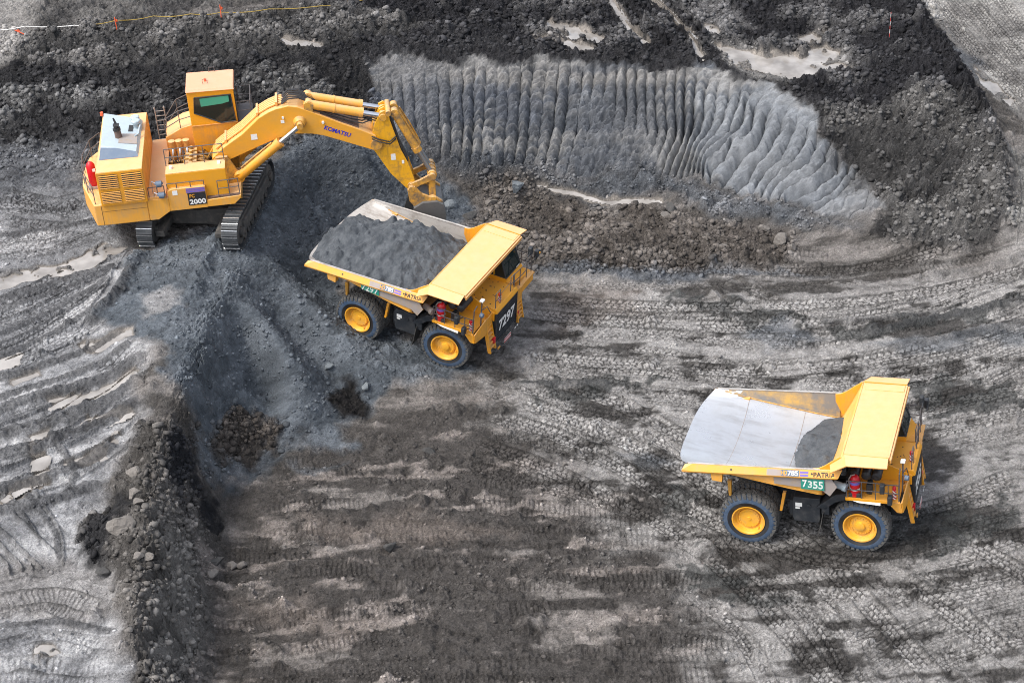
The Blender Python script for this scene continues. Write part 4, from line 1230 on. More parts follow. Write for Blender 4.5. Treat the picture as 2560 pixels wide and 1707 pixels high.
# ------------------------------------------------------------------ dump trucks
def lerp(a, b, t):
    return a + (b - a) * t
def interp(x, xs, ys):
    return float(np.interp(x, xs, ys))
WHEELS = {}
def wheel_meshes():
    # tyre, axle along y, outer side at -y
    Wd, Ro = 0.74, 1.26
    mb = MB()
    mb.cur = 0
    prof = [(-0.30, 0.70), (-0.345, 0.78), (-0.385, 0.95), (-0.385, 1.08), (-0.355, 1.20), (-0.30, Ro - 0.02), (-0.15, Ro), (0.15, Ro), (0.30, Ro - 0.02), (0.355, 1.20), (0.385, 1.08), (0.385, 0.95), (0.345, 0.78), (0.30, 0.70)]
    mb.lathe_y(prof[2:-2], (0, 0), 72)
    mb.cur = 2
    mb.lathe_y(prof[:3], (0, 0), 72)
    mb.lathe_y(prof[-3:], (0, 0), 72)
    mb.cur = 1
    nlug = 34
    def block(a0, a1, y0, y1, r0, r1, skew, r1b=None):
        vs = []
        for rr_, yy0, yy1 in ((r0, y0, y1), (r1, y0 + 0.012 * np.sign(y1 - y0), y1 - 0.012 * np.sign(y1 - y0))):
            for (aa, yy, s_) in ((a0, yy0, 0), (a1, yy0, 0), (a1, yy1, 1), (a0, yy1, 1)):
                ang = aa + skew * s_
                r2 = rr_ if not (s_ and r1b is not None and rr_ == r1) else r1b
                vs.append((r2 * math.cos(ang), yy, r2 * math.sin(ang)))
        mb.add(vs, [(0, 1, 2, 3), (4, 7, 6, 5), (0, 4, 5, 1), (1, 5, 6, 2), (2, 6, 7, 3), (3, 7, 4, 0)])
    st = 2 * math.pi / nlug
    for k in range(nlug):
        for sgn in (-1, 1):
            o = (0.5 if sgn > 0 else 0) * st
            block(k * st + o, k * st + o + st * 0.74, sgn * 0.165, sgn * 0.372, Ro - 0.05, 1.33, 0.06 * sgn, 1.285)
            block(k * st + o + st * 0.35, k * st + o + st * 1.12, sgn * 0.012, sgn * 0.145, Ro - 0.05, 1.335, 0.09 * sgn)
            # shoulder lug running down the sidewall
            a0, a1 = k * st + o + 0.06 * sgn, k * st + o + st * 0.62 + 0.06 * sgn
            vs = []
            for rr_, yy in ((1.27, 0.372), (1.15, 0.376), (1.15, 0.398), (1.27, 0.392)):
                for aa in (a0, a1):
                    vs.append((rr_ * math.cos(aa), sgn * yy, rr_ * math.sin(aa)))
            mb.add(vs, [(0, 1, 3, 2), (2, 3, 5, 4), (4, 5, 7, 6), (6, 7, 1, 0), (0, 2, 4, 6), (1, 7, 5, 3)])
    t = mb.build('tyre', [M['tyre'], M['tread'], M['hose']], None, smooth=40)
    # rims
    def rim(front):
        mb = MB()
        pr = [(-0.30, 0.70), (-0.36, 0.735), (-0.385, 0.755), (-0.385, 0.70), (-0.33, 0.665), (-0.30, 0.65), (-0.16, 0.60), (-0.12, 0.50)]
        if front:
            pr += [(-0.15, 0.49), (-0.20, 0.46), (-0.215, 0.30), (-0.225, 0.22), (-0.30, 0.20), (-0.315, 0.16), (-0.315, 0.001)]
        else:
            pr += [(-0.10, 0.49), (-0.17, 0.485), (-0.20, 0.46), (-0.20, 0.10), (-0.23, 0.09), (-0.23, 0.001)]
        mb.lathe_y(pr, (0, 0), 56)
        nb = 20
        for k in range(nb):
            a = 2 * math.pi * k / nb
            rr_, yy = (0.40, -0.21) if front else (0.425, -0.20)
            c = (rr_ * math.cos(a), rr_ * math.sin(a))
            mb.cyl((c[0], yy + 0.02, c[1]), (c[0], yy - 0.035, c[1]), 0.022, None, 6)
        # valve and lock ring gap
        mb.box(0.56, 0.60, -0.36, -0.20, -0.03, 0.03)
        return mb.build('rim', M['rim'], None, smooth=32)
    return t, rim(True), rim(False)

def dump_truck(name, label, P, number, loaded, grille_no, sign_txt, steel):
    root = thing(name, label, 'dump truck', Matrix(P['M'].tolist()), 'haul trucks in the pit')
    # wheels
    if not WHEELS:
        WHEELS['m'] = wheel_meshes()
        for o in WHEELS['m']:
            COL.objects.unlink(o)
    ty, rf, rr_ = WHEELS['m']
    steer = R_(8 if loaded else -3)
    spots = [(2.475, -2.13, 'f', 0), (2.475, 2.13, 'f', 1), (-2.475, -2.36, 'r', 0), (-2.475, 2.36, 'r', 1), (-2.475, -1.55, 'i', 0), (-2.475, 1.55, 'i', 1)]
    for k, (x, y, kd, flip) in enumerate(spots):
        wheel = bpy.data.objects.new('wheel', None)
        COL.objects.link(wheel)
        wheel.parent = root
        wheel.matrix_local = Matrix.Translation((x, y, 1.33)) @ Matrix.Rotation((math.pi if flip else 0) + (steer if kd == 'f' else 0), 4, 'Z') @ Matrix.Rotation(0.37 * k + (0.2 if loaded else 0), 4, 'Y')
        copyo(ty, wheel)
        copyo(rf if kd == 'f' else rr_, wheel)
    # chassis
    mb = MB()
    for s_ in (-1, 1):
        mb.prism([(-3.3, 1.55), (-3.3, 2.1), (-1.0, 2.15), (1.0, 1.75), (4.3, 1.75), (4.5, 1.2), (1.2, 1.05), (-1.2, 1.4)], 'y', s_ * 0.55, s_ * 0.85)
    mb.box(-3.2, -2.9, -0.55, 0.55, 1.5, 2.0)
    mb.box(0.4, 0.8, -0.55, 0.55, 1.1, 1.7)
    mb.box(3.6, 4.4, -1.0, 1.0, 1.1, 1.5)
    mb.box(1.6, 4.2, -0.9, 0.9, 1.7, 2.9)
    # suspension and arms up to the cross beam
    for s_ in (-1, 1):
        mb.prism([(0.52, 2.12), (0.9, 2.08), (1.40, 2.50), (1.95, 2.72), (1.95, 3.02), (1.40, 2.92)], 'y', s_ * 1.75, s_ * 2.4)
        mb.cyl((2.475, s_ * 1.35, 1.2), (2.475, s_ * 1.25, 2.9), 0.2)
        mb.cyl((-2.2, s_ * 0.95, 1.2), (-1.6, s_ * 0.95, 2.4), 0.17)
    mb.box(0.75, 1.1, -2.35, 2.35, 1.75, 2.2)
    mb.build('chassis', M['black'], root, bevel=0.03)
    mb = MB()
    mb.lathe_y([(-1.9, 0.35), (-0.9, 0.45), (-0.4, 0.62), (0.4, 0.62), (0.9, 0.45), (1.9, 0.35)], (-2.475, 1.33), 24)
    mb.build('axle', M['dark'], root, smooth=40)
    mb = MB()
    mb.lathe_y([(-2.0, 0.18), (2.0, 0.18)], (2.475, 1.33), 16)
    mb.build('axle', M['dark'], root, smooth=40)
    # fuel and hydraulic tanks between the wheels
    mb = MB()
    mb.prism([(-0.48, 1.22), (0.62, 1.22), (0.68, 1.4), (0.68, 2.5), (-0.48, 2.5), (-0.55, 2.3), (-0.55, 1.45)], 'y', -2.25, -1.1)
    mb.box(-0.72, -0.56, -2.1, -1.3, 1.45, 2.2)
    mb.cyl((0.2, -2.3, 2.1), (0.2, -2.24, 2.1), 0.09)
    tank = mb.build('fuel_tank', M['black'], root, bevel=0.04)
    mb = MB()
    mb.box(-0.42, -0.12, -2.262, -2.254, 2.02, 2.22)
    mb.box(-0.42, -0.22, -2.262, -2.254, 1.9, 1.98)
    mb.each('label_plate', M['white'], tank)
    mb = MB()
    mb.prism([(-0.5, 1.25), (0.6, 1.25), (0.6, 2.45), (-0.5, 2.45)], 'y', 1.1, 2.2)
    mb.build('hydraulic_tank', M['black'], root, bevel=0.04)
    # mud flaps and rock ejector bars
    mb = MB()
    for s_ in (-1, 1):
        mb.add([(0.86, s_ * 1.75, 1.95), (0.86, s_ * 2.5, 1.95), (0.72, s_ * 2.52, 1.1), (0.60, s_ * 2.5, 0.70), (0.60, s_ * 1.8, 0.70), (0.72, s_ * 1.75, 1.1)], [(0, 1, 2, 5), (5, 2, 3, 4)])
    mb.each('mud_flap', M['dark'], root, solid=0.03)
    for s_ in (-1, 1):
        mb = MB()
        mb.prism([(-0.95, 2.75), (-0.80, 2.75), (-1.0, 1.75), (-1.12, 1.75)], 'y', s_ * 2.15, s_ * 2.35)
        mb.build('rock_ejector', M['yellow'], root, bevel=0.02)
        mb = MB()
        mb.prism([(-3.42, 3.15), (-3.24, 3.15), (-3.26, 2.35), (-3.38, 2.35)], 'y', s_ * 2.2, s_ * 2.4)
        mb.build('mud_flap_bracket', M['yellow_dirty'], root, bevel=0.02)

    # ---- dump body
    body = bpy.data.objects.new('dump_body', None)
    COL.objects.link(body)
    body.parent = root
    xs = np.array([-5.1, -4.4, -3.6, -2.8, -2.0, -1.2, -0.4, 0.3, 0.7])
    def zc(x):
        return interp(x, [-5.7, -5.1, -3.5, 0.7], [4.04, 3.93, 3.52, 2.80])
    def zj(x):
        return interp(x, [-5.1, -3.55, -0.27, 0.7], [4.43, 4.13, 3.54, 3.40])
    def zr(x):
        return interp(x, [-5.1, 0.75, 1.85], [4.44, 4.67, 4.713])
    YJ, YR = 3.06, 3.14
    vv = np.linspace(-1, 1, 25)
    G = []
    for x in xs:
        row = []
        row.append((x if x > -5 else -5.08, -YR, max(zr(x), zj(x) + 0.01)))
        for q_ in vv:
            y = q_ * YJ
            zz = zc(x) + (zj(x) - zc(x)) * abs(q_) ** 2.3
            xx = x
            if x < -5.0:
                e = 1 - abs(q_) ** 4
                xx = -5.1 - 0.6 * e
                zz = 4.42 - 0.40 * e
            row.append((xx, y, zz))
        row.append((x if x > -5 else -5.08, YR, max(zr(x), zj(x) + 0.01)))
        G.append(row)
    mb = MB()
    mb.grid(G)
    liner = mb.build('floor_liner', M['steel_dirty'] if loaded else M['steel'], body, smooth=35, recalc=False)
    # side wall inner skin is scuffed paint where the load rubs
    mb = MB()
    for s_ in (-1, 1):
        rowa, rowb = [], []
        for x in np.linspace(-5.0, 0.75, 14):
            rowa.append((x, s_ * (YR - 0.006), zr(x) - 0.01))
            rowb.append((x, s_ * (YJ - 0.008), min(zj(x) + 0.02, zr(x) - 0.012)))
        mb.grid([rowa, rowb])
    mb.each('inner_side_wall', M['steel_dirty'] if loaded else M['inner'], body, solid=0.004, recalc=False)
    # bright rib along the joint and weld seams across the floor
    mb = MB()
    for s_ in (-1, 1):
        mb.tube([(x, s_ * (YJ - 0.01), zj(x) + 0.015) for x in np.linspace(-4.0, 0.7, 8)], 0.035, 6)
    mb.each('wall_rib', M['yellow_dirty'], body)
    mb = MB()
    for x in (-3.5, -0.9):
        mb.tube([(x + 0.05 * q_, q_ * YJ * 0.97, zc(x) + (zj(x) - zc(x)) * abs(q_ * 0.97) ** 2.3 + 0.004) for q_ in np.linspace(-1, 1, 21)], 0.012, 5)
    mb.each('weld_seam', M['patch'], body)
    # outer hull
    mb = MB()
    Gh = []
    for x in (-5.05, -4.3, -3.3, -2.0, -0.6, 0.75, 0.95):
        drop = interp(x, [-5.05, -3.3, 0.75, 0.95], [0.16, 0.30, 0.34, 0.30])
        xc = min(x, 0.7)
        cap_ = zr(xc) - 0.30
        row = [(x, -3.17, cap_)]
        for q_ in np.linspace(-1, 1, 21):
            z0_ = zc(xc) - drop
            row.append((x, q_ * 3.14, min(z0_ + (zj(xc) - 0.03 - z0_) * abs(q_) ** 2.5, cap_ - 0.01)))
        row.append((x, 3.17, cap_))
        Gh.append(row)
    mb.grid(Gh)
    mb.build('outer_hull', M['yellow_side'], body, smooth=40, solid=0.03, recalc=False)
    # front wall up to the canopy (bulkhead)
    mb = MB()
    Gf = []
    for t in np.linspace(0, 1, 9):
        row = []
        for q_ in np.linspace(-1, 1, 21):
            y = q_ * 3.06
            a = abs(q_) ** 4
            x0 = 0.68 + 0.15 * a
            z0 = zc(0.7) + (zj(0.7) - zc(0.7)) * abs(q_) ** 2.3
            row.append((lerp(x0, 1.87, t ** 0.9), y, lerp(z0, 5.43, t)))
        Gf.append(row)
    mb.grid(Gf)
    mb.build('front_wall', M['yellow_wall'], body, smooth=40, solid=0.05, recalc=False)
    # side wings joining the rail to the canopy
    for s_ in (-1, 1):
        mb = MB()
        mb.prism([(0.55, 4.28), (0.55, zr(0.55) + 0.02), (0.80, 4.72), (1.08, 4.88), (1.40, 5.14), (1.75, 5.40), (1.95, 5.43), (2.1, 5.30), (1.55, 4.62), (1.25, 4.10), (0.9, 3.5)], 'y', s_ * 3.05, s_ * 3.13)
        mb.build('side_gusset', M['yellow'], body, bevel=0.01)
    # rails
    rails = []
    for s_ in (-1, 1):
        mb = MB()
        def rrow(x, tp):
            return [(x, s_ * 3.155, zr(tp) + 0.03), (x, s_ * 3.20, zr(tp) + 0.03), (x, s_ * 3.21, zr(tp) + 0.02), (x, s_ * 3.38, zr(tp) - 0.28), (x, s_ * 3.34, zr(tp) - 0.37), (x, s_ * 3.155, zr(tp) - 0.37)]
        A_ = [(-5.10, s_ * 3.155, 4.40), (-5.10, s_ * 3.22, 4.40), (-5.22, s_ * 3.38, 4.22), (-5.22, s_ * 3.38, 4.10), (-5.2, s_ * 3.30, 4.06), (-5.1, s_ * 3.155, 4.06)]
        rows = [A_, rrow(-4.75, -4.75), rrow(-2, -2), rrow(0.6, 0.6)]
        B_ = [(1.85, s_ * 3.10, 4.76), (1.85, s_ * 3.20, 4.76), (1.84, s_ * 3.21, 4.74), (1.70, s_ * 3.38, 4.44), (1.62, s_ * 3.34, 4.36), (1.55, s_ * 3.10, 4.36)]
        rows.append(B_)
        n = 6
        vs = [q_ for r_ in rows for q_ in r_]
        fs = [(i * n + j, i * n + (j + 1) % n, (i + 1) * n + (j + 1) % n, (i + 1) * n + j) for i in range(len(rows) - 1) for j in range(n)] + [tuple(range(n)), tuple((len(rows) - 1) * n + j for j in range(n))]
        mb.add(vs, fs)
        # end bracket under the tail and lower stiffener
        mb.prism([(-3.9, 3.72), (-3.45, 3.66), (-3.42, 4.18), (-3.95, 4.12)], 'y', s_ * 2.95, s_ * 3.26)
        mbc = MB()
        mbc.grid([[(x, s_ * 3.10, zr(x) + 0.038), (x, s_ * 3.215, zr(x) + 0.036)] for x in (-4.95, -3, -1, 0.9)])
        rl = mb.build('side_rail', M['yellow_side'], body, bevel=0.012)
        rails.append(rl)
        mbc.build('worn_edge', M['steel_dirty'], rl, solid=0.006)
        mb = MB()
        for x in (-3.0, 0.55):
            mb.cyl((x, s_ * 3.29, zr(x) - 0.13), (x, s_ * 3.305, zr(x) - 0.12), 0.045, None, 10)
        mb.each('lifting_hole', M['hose'], rl)
        # bare wear plates below the rail
        mb = MB()
        mb.add([(-1.15, s_ * 3.2, 4.24), (1.35, s_ * 3.2, 4.34), (1.62, s_ * 3.2, 3.90), (1.30, s_ * 3.2, 3.40), (0.95, s_ * 3.2, 3.67), (-1.12, s_ * 3.2, 3.82)], [(0, 1, 2, 3, 4, 5)])
        mb.build('wear_plate', M['patch'], body, solid=0.03)
    # canopy
    mb = MB()
    sec = [(1.87, 5.44), (3.84, 5.43)]
    mb.prism([(-3.02, 1.87), (-3.02, 3.84), (3.02, 3.84), (3.02, 1.87)], 'z', 5.36, 5.44) if False else None
    mb.add([(1.87, -3.02, 5.44), (3.84, -3.02, 5.43), (3.84, 3.02, 5.43), (1.87, 3.02, 5.44), (1.87, -3.02, 5.36), (3.84, -3.02, 5.33), (3.84, 3.02, 5.33), (1.87, 3.02, 5.36)],
           [(0, 1, 2, 3), (4, 7, 6, 5), (0, 4, 5, 1), (1, 5, 6, 2), (2, 6, 7, 3), (3, 7, 4, 0)])
    # raised patch plate at the far side and front lip
    mb.box(1.98, 3.74, 2.42, 2.98, 5.432, 5.462)
    mb.box(3.842, 3.92, -3.02, 3.02, 5.22, 5.40)
    mb.box(3.76, 3.835, -2.98, 2.98, 5.435, 5.47)
    for y in (-2.3, -1.2, 0.1, 1.3, 2.3):
        mb.prism([(3.55, 5.334), (3.78, 5.334), (3.78, 5.22)], 'y', y - 0.04, y + 0.04)
    for x in (2.3, 3.2):
        mb.box(x - 0.06, x + 0.06, -2.95, 2.95, 5.20, 5.345)
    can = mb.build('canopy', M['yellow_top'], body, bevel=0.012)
    for s_ in (-1, 1):
        mb = MB()
        # wing: folded down-sloping flange from the gusset to the front corner
        o = [(1.30, s_ * 3.10, 4.98), (1.92, s_ * 3.04, 5.50), (3.80, s_ * 3.04, 5.49)]
        e = [(1.42, s_ * 3.62, 4.90), (2.10, s_ * 3.69, 5.36), (3.84, s_ * 3.69, 5.39)]
        mb.add(o + e, [(0, 1, 4, 3), (1, 2, 5, 4)])
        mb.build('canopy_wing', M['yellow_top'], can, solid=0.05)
        mb = MB()
        mb.prism([(1.90, 5.44), (1.90, 5.51), (3.80, 5.50), (3.80, 5.44)], 'y', s_ * 2.99, s_ * 3.035)
        mb.build('canopy_curb', M['yellow'], can)
    # writing on the body
    rl = rails[0]
    upv = Vector((0, 0.493, 0.870))
    nrm = Vector((0, -0.870, 0.493))
    FACE = Matrix(((1, 0, 0), (0, upv.y, nrm.y), (0, upv.z, nrm.z)))
    def fp(x, t, o):
        q_ = Vector((x, -3.295, zr(x) - 0.13)) + upv * t + nrm * o
        return tuple(q_)
    def fquad(x0, x1, t0, t1, o=0.006):
        q_ = MB()
        q_.add([fp(x0, t0, o), fp(x1, t0, o), fp(x1, t1, o), fp(x0, t1, o)], [(0, 1, 2, 3)])
        return q_
    fquad(-1.42, -0.80, -0.15, 0.13).build('grey_plate', M['patch'], rl, solid=0.003)
    fquad(-0.795, 0.0, -0.15, 0.13).build('name_plate', M['slate'], rl, solid=0.003)
    lettering('HD', fp(-0.66, -0.01, 0.009), 0.26, 0.20, FACE, M['orangetext'], rl, R_(2.2))
    lettering('785', fp(-0.27, -0.01, 0.009), 0.46, 0.22, FACE, M['white'], rl, R_(2.2), 0.02)
    fquad(0.03, 0.40, -0.13, -0.04).build('violet_stripe', M['purple'], rl, solid=0.003)
    fquad(0.03, 0.40, 0.0, 0.09).build('violet_stripe', M['purple'], rl, solid=0.003)
    lettering('PATRIA', fp(1.10, -0.02, 0.009), 0.95, 0.21, FACE, M['hose'], rl, R_(2.2), 0.02)
    if loaded:
        sg = MB()
        sg.add([(-1.95, -3.22, 3.86), (-0.90, -3.24, 3.80), (-0.90, -3.26, 4.24), (-1.95, -3.24, 4.24)], [(0, 1, 2, 3)])
        so = sg.build('number_sign', M['green'], body, solid=0.02)
        lettering(sign_txt, (-1.42, -3.275, 4.04), 0.95, 0.36, SIDE, M['whitefade'], so, R_(-1))
    else:
        sg = MB()
        sg.box(0.06, 1.08, -3.29, -3.25, 3.70, 4.27)
        so = sg.build('number_sign', M['green'], body, bevel=0.005)
        lettering('7', (0.23, -3.297, 4.00), 0.20, 0.38, SIDE, M['white'], so, 0, 0.02)
        lettering('3', (0.46, -3.297, 3.98), 0.19, 0.36, SIDE, M['whitefade'], so, 0, 0.02)
        lettering('55', (0.81, -3.297, 3.97), 0.44, 0.38, SIDE, M['whitefade'], so, 0, 0.02)
    # exhaust stub under the body front
    mb = MB()
    mb.cyl((1.38, -2.62, 3.66), (1.85, -2.75, 3.62), 0.16)
    mb.cyl((1.80, -2.74, 3.62), (1.95, -2.78, 3.60), 0.19)
    mb.build('exhaust_muffler', M['patch'] if loaded else M['greyblue'], root, smooth=40)

    # ---- front end
    mb = MB()
    # main deck
    mb.box(2.0, 4.60, -1.0, 1.24, 3.44, 3.60)
    mb.box(1.95, 4.35, 1.24, 3.35, 3.12, 3.22)
    # hood front beam (inclined cap above the grille)
    mb.prism([(4.32, 3.30), (4.66, 3.30), (4.70, 3.42), (4.60, 3.62), (4.30, 3.602)], 'y', -1.05, 1.24)
    # side of hood toward right platform
    mb.prism([(1.95, 2.9), (4.55, 2.9), (4.55, 3.40), (3.3, 3.95), (1.95, 3.95)], 'y', -1.10, -1.02)
    deck = mb.build('deck', M['yellow_deck'], root, bevel=0.015)
    mb = MB()
    for k in range(26):
        x, y = RNG.uniform(2.4, 4.2), RNG.uniform(-0.8, 1.1)
        mb.cyl((x, y, 3.60), (x, y, 3.612), 0.03, None, 8)
    mb.each('bolt_head', M['dark'], deck)
    # bulkhead panel behind the grille, right side enclosure
    mb = MB()
    mb.box(2.0, 4.42, -1.0, 1.2, 1.75, 3.43)
    mb.build('engine_hood', M['dark'], root, bevel=0.03)
    # grille
    mb = MB()
    mb.prism([(-1.0, 1.42), (1.2, 1.42), (1.2, 3.34), (-1.0, 3.34)], 'x', 4.44, 4.62)
    for z in np.linspace(1.52, 3.24, 12):
        mb.box(4.62, 4.655, -0.98, 1.18, z - 0.035, z + 0.035)
    mb.box(4.60, 4.68, -1.06, -0.99, 1.35, 3.36)
    mb.box(4.60, 4.68, 1.19, 1.26, 1.35, 3.36)
    gr = mb.build('radiator_grille', M['black'], root, bevel=0.008)
    lettering(grille_no, (4.672, 0.12, 2.40), 1.75, 0.70, FRONT, M['white'], gr, 0, 0.03)
    # bumper
    mb = MB()
    mb.prism([(-1.6, 4.35), (-1.6, 4.70), (-1.0, 4.78), (1.3, 4.78), (1.9, 4.70), (1.9, 4.35)], 'z', 1.12, 1.40)
    bp = mb.build('bumper', M['black'], root, bevel=0.03)
    mb = MB()
    mb.box(4.782, 4.80, -0.25, 0.45, 1.02, 1.30)
    mb.build('warning_plate', M['redwhite'], bp)
    mb = MB()
    mb.box(4.71, 4.76, -0.86, -0.62, 0.98, 1.12)
    mb.box(4.71, 4.76, 1.35, 1.55, 1.42, 1.56)
    mb.each('tow_hook', M['yellow'], bp, bevel=0.02)
    mb = MB()
    for y in (0.95, 1.2):
        mb.box(4.782, 4.80, y - 0.07, y + 0.07, 1.2, 1.26)
    mb.each('fog_lamp', M['white'], bp)
    # red tail/position lamps beside grille
    for y in (-1.16, 1.42):
        mb = MB()
        mb.box(4.55, 4.70, y - 0.10, y + 0.10, 1.62, 1.95)
        hl = mb.build('headlight', M['red'], root, bevel=0.02)
    # mud-coloured ladders left and right of the grille
    def ladder(y, bot, topp, lab):
        mb = MB()
        b_, t_ = Vector(bot), Vector(topp)
        for dy in (-0.27, 0.27):
            off = Vector((0, dy, 0))
            d = (t_ - b_).normalized()
            nrm = Vector((0, 1, 0)).cross(d).normalized()
            for (a, c) in ((b_ + off, t_ + off),):
                vs = []
                for pnt in (a, c):
                    for u_, v_ in ((-0.04, -0.09), (0.04, -0.09), (0.04, 0.09), (-0.04, 0.09)):
                        vs.append(tuple(pnt + Vector((0, u_, 0)) + nrm * v_))
                mb.add(vs, [(0, 1, 2, 3), (4, 7, 6, 5), (0, 4, 5, 1), (1, 5, 6, 2), (2, 6, 7, 3), (3, 7, 4, 0)])
        for k in range(1, 8):
            c = b_.lerp(t_, k / 8)
            mb.box(c.x - 0.09, c.x + 0.09, c.y - 0.26, c.y + 0.26, c.z - 0.02, c.z + 0.02)
        return mb.build('ladder', M['yellow'], root, bevel=0.006)
    ladder(-1.40, (4.66, -1.36, 1.25), (4.30, -1.45, 3.30), '')
    ladder(1.62, (4.70, 1.64, 1.25), (4.42, 1.60, 3.10), '')
    # right front platform, fender and side skirt
    mb = MB()
    mb.box(1.90, 4.20, -2.72, -1.11, 2.98, 3.06)
    mb.box(1.90, 4.25, -2.80, -2.722, 2.96, 3.10)
    plat = mb.build('walkway', M['yellow_deck'], root, bevel=0.01)
    mb = MB()
    mb.add([(3.74, -2.80, 3.06), (4.30, -2.80, 3.06), (4.36, -2.80, 2.58), (4.14, -2.80, 2.58)], [(0, 1, 2, 3)])
    mb.add([(4.36, -2.80, 2.58), (4.30, -2.80, 3.06), (4.42, -1.70, 3.45), (4.44, -1.70, 2.45)], [(0, 1, 2, 3)])
    mb.add([(4.40, -1.10, 2.45), (4.42, -1.70, 2.45), (4.42, -1.70, 3.40), (4.40, -1.10, 3.40)], [(0, 1, 2, 3)])
    mb.each('front_fender', M['yellow'], root, solid=0.05)
    mb = MB()
    mb.add([(2.2, -2.81, 2.98), (2.45, -2.82, 2.90), (3.42, -2.82, 2.84), (3.42, -2.81, 2.98)], [(0, 1, 2, 3)])
    mb.build('tyre_guard', M['white'], root, solid=0.02)
    # left platform
    mb = MB()
    mb.add([(3.9, 3.40, 3.18), (4.45, 3.38, 3.18), (4.50, 3.36, 2.65), (4.25, 3.36, 2.65)], [(0, 1, 2, 3)])
    mb.add([(4.45, 3.38, 3.20), (4.58, 1.95, 3.20), (4.50, 1.95, 2.6), (4.50, 3.36, 2.65)], [(0, 1, 2, 3)])
    mb.add([(4.60, 1.26, 3.4), (4.58, 1.95, 3.2), (4.55, 1.95, 2.3), (4.55, 1.26, 2.3)], [(0, 1, 2, 3)])
    mb.box(4.3, 4.58, 1.25, 3.36, 3.13, 3.21)
    mb.each('front_fender', M['yellow'], root, solid=0.04)
    # air tanks, boxes on the right platform
    for k, x in enumerate((2.22, 2.72, 3.18)):
        mb = MB()
        mb.tube([(x, -2.30, 3.92), (x, -2.22, 3.92), (x, -1.25, 3.92), (x, -1.15, 3.92)], [0.12, 0.21, 0.21, 0.12], 16)
        mb.box(x - 0.05, x + 0.05, -2.312, -2.30, 3.86, 3.89)
        mb.build('air_tank', M['hose'], root, smooth=40)
    mb = MB()
    mb.tube([(2.28, -2.52, 3.08), (2.28, -2.52, 3.14), (2.28, -2.52, 3.95), (2.28, -2.52, 4.10), (2.28, -2.52, 4.14)], [0.2, 0.22, 0.22, 0.14, 0.06], 18)
    ex = mb.build('fire_extinguisher', M['red'], root, smooth=40)
    mb = MB()
    mb.cyl((2.28, -2.52, 3.72), (2.28, -2.52, 3.86), 0.226, None, 18)
    mb.build('label_band', M['purple'], ex, smooth=40)
    mb = MB()
    mb.cyl((2.28, -2.52, 3.44), (2.28, -2.52, 3.52), 0.227, None, 18)
    mb.build('label_band', M['white'], ex, smooth=40)
    mb = MB()
    mb.tube([(2.28, -2.52, 4.16), (2.12, -2.58, 4.14), (2.03, -2.62, 3.95), (2.05, -2.62, 3.6), (2.12, -2.6, 3.4)], 0.032, 7)
    mb.build('hose', M['patch'], ex, smooth=50)
    mb = MB()
    mb.box(2.02, 2.56, -2.72, -2.62, 3.06, 3.30)
    mb.box(2.74, 2.98, -2.35, -1.9, 3.06, 3.55)
    mb.box(2.82, 2.94, -1.9, -1.5, 3.4, 3.8)
    mb.each('valve_box', M['black'], root, bevel=0.03)
    # small red and white canister at the corner
    mb = MB()
    mb.cyl((3.98, -2.55, 3.10), (3.98, -2.55, 3.56), 0.09, None, 12)
    cn = mb.build('hand_extinguisher', M['redwhite'], root, smooth=40)
    mb = MB()
    mb.tube([(3.98, -2.55, 3.56), (3.98, -2.55, 3.70), (3.98, -2.55, 3.76)], [0.09, 0.08, 0.03], 12)
    mb.build('cap', M['red'], cn, smooth=40)
    mb = MB()
    mb.cyl((4.42, -0.30, 3.64), (4.42, -0.30, 3.98), 0.085, None, 12)
    cn = mb.build('hand_extinguisher', M['redwhite'], root, smooth=40)
    mb = MB()
    mb.tube([(4.42, -0.30, 3.98), (4.42, -0.30, 4.1), (4.42, -0.30, 4.14)], [0.085, 0.08, 0.03], 12)
    mb.build('cap', M['red'], cn, smooth=40)
    # handrails
    mb = MB()
    r = 0.024
    for z in (3.52, 3.96):
        mb.tube([(1.95, -2.76, z), (3.3, -2.76, z), (3.42, -2.76, z - 0.03), (3.75, -2.76, z - 0.03), (4.2, -2.72, z - 0.05)], r, 6)
    for x in (1.95, 2.6, 3.2, 3.75, 4.2):
        mb.tube([(x, -2.76, 3.06), (x, -2.76, 3.95)], r, 6)
    mb.tube([(4.20, -2.72, 3.05), (4.22, -2.70, 4.5), (4.22, -2.4, 4.6)], 0.03, 6)
    mb.build('handrail', M['greyrail'], root)
    mb = MB()
    mb.tube([(4.26, -2.0, 3.1), (4.28, -2.0, 4.65)], 0.035, 6)
    mb.tube([(4.28, -2.0, 4.1), (4.38, -1.6, 4.1), (4.42, -1.25, 3.5)], r, 6)
    mb.build('handrail', M['greyrail'], root)
    # deck rails by the front beam
    for (ya, yb) in ((-0.95, -0.45), (0.70, 1.10)):
        mb = MB()
        mb.tube([(4.52, ya, 3.62), (4.52, ya, 4.5), (4.52, yb, 4.5), (4.52, yb, 3.62)], r, 6)
        mb.tube([(4.52, ya, 4.05), (4.52, yb, 4.05)], r, 6)
        mb.build('handrail', M['greyrail'], root)
    mb = MB()
    mb.tube([(4.56, -0.45, 4.25), (4.56, 0.70, 4.30)], 0.012, 6)
    mb.build('safety_chain', M['greyrail'], root)
    mb = MB()
    for z in (3.75, 4.25):
        mb.tube([(4.40, 1.25, z), (4.46, 2.2, z), (4.40, 3.30, z - 0.02), (3.2, 3.34, z - 0.02)], r, 6)
    for q_ in ((4.40, 1.25), (4.45, 1.9), (4.43, 2.7), (4.40, 3.30), (3.8, 3.32), (3.2, 3.34)):
        mb.tube([(q_[0], q_[1], 3.2), (q_[0], q_[1], 4.25)], r, 6)
    mb.build('handrail', M['greyrail'], root)
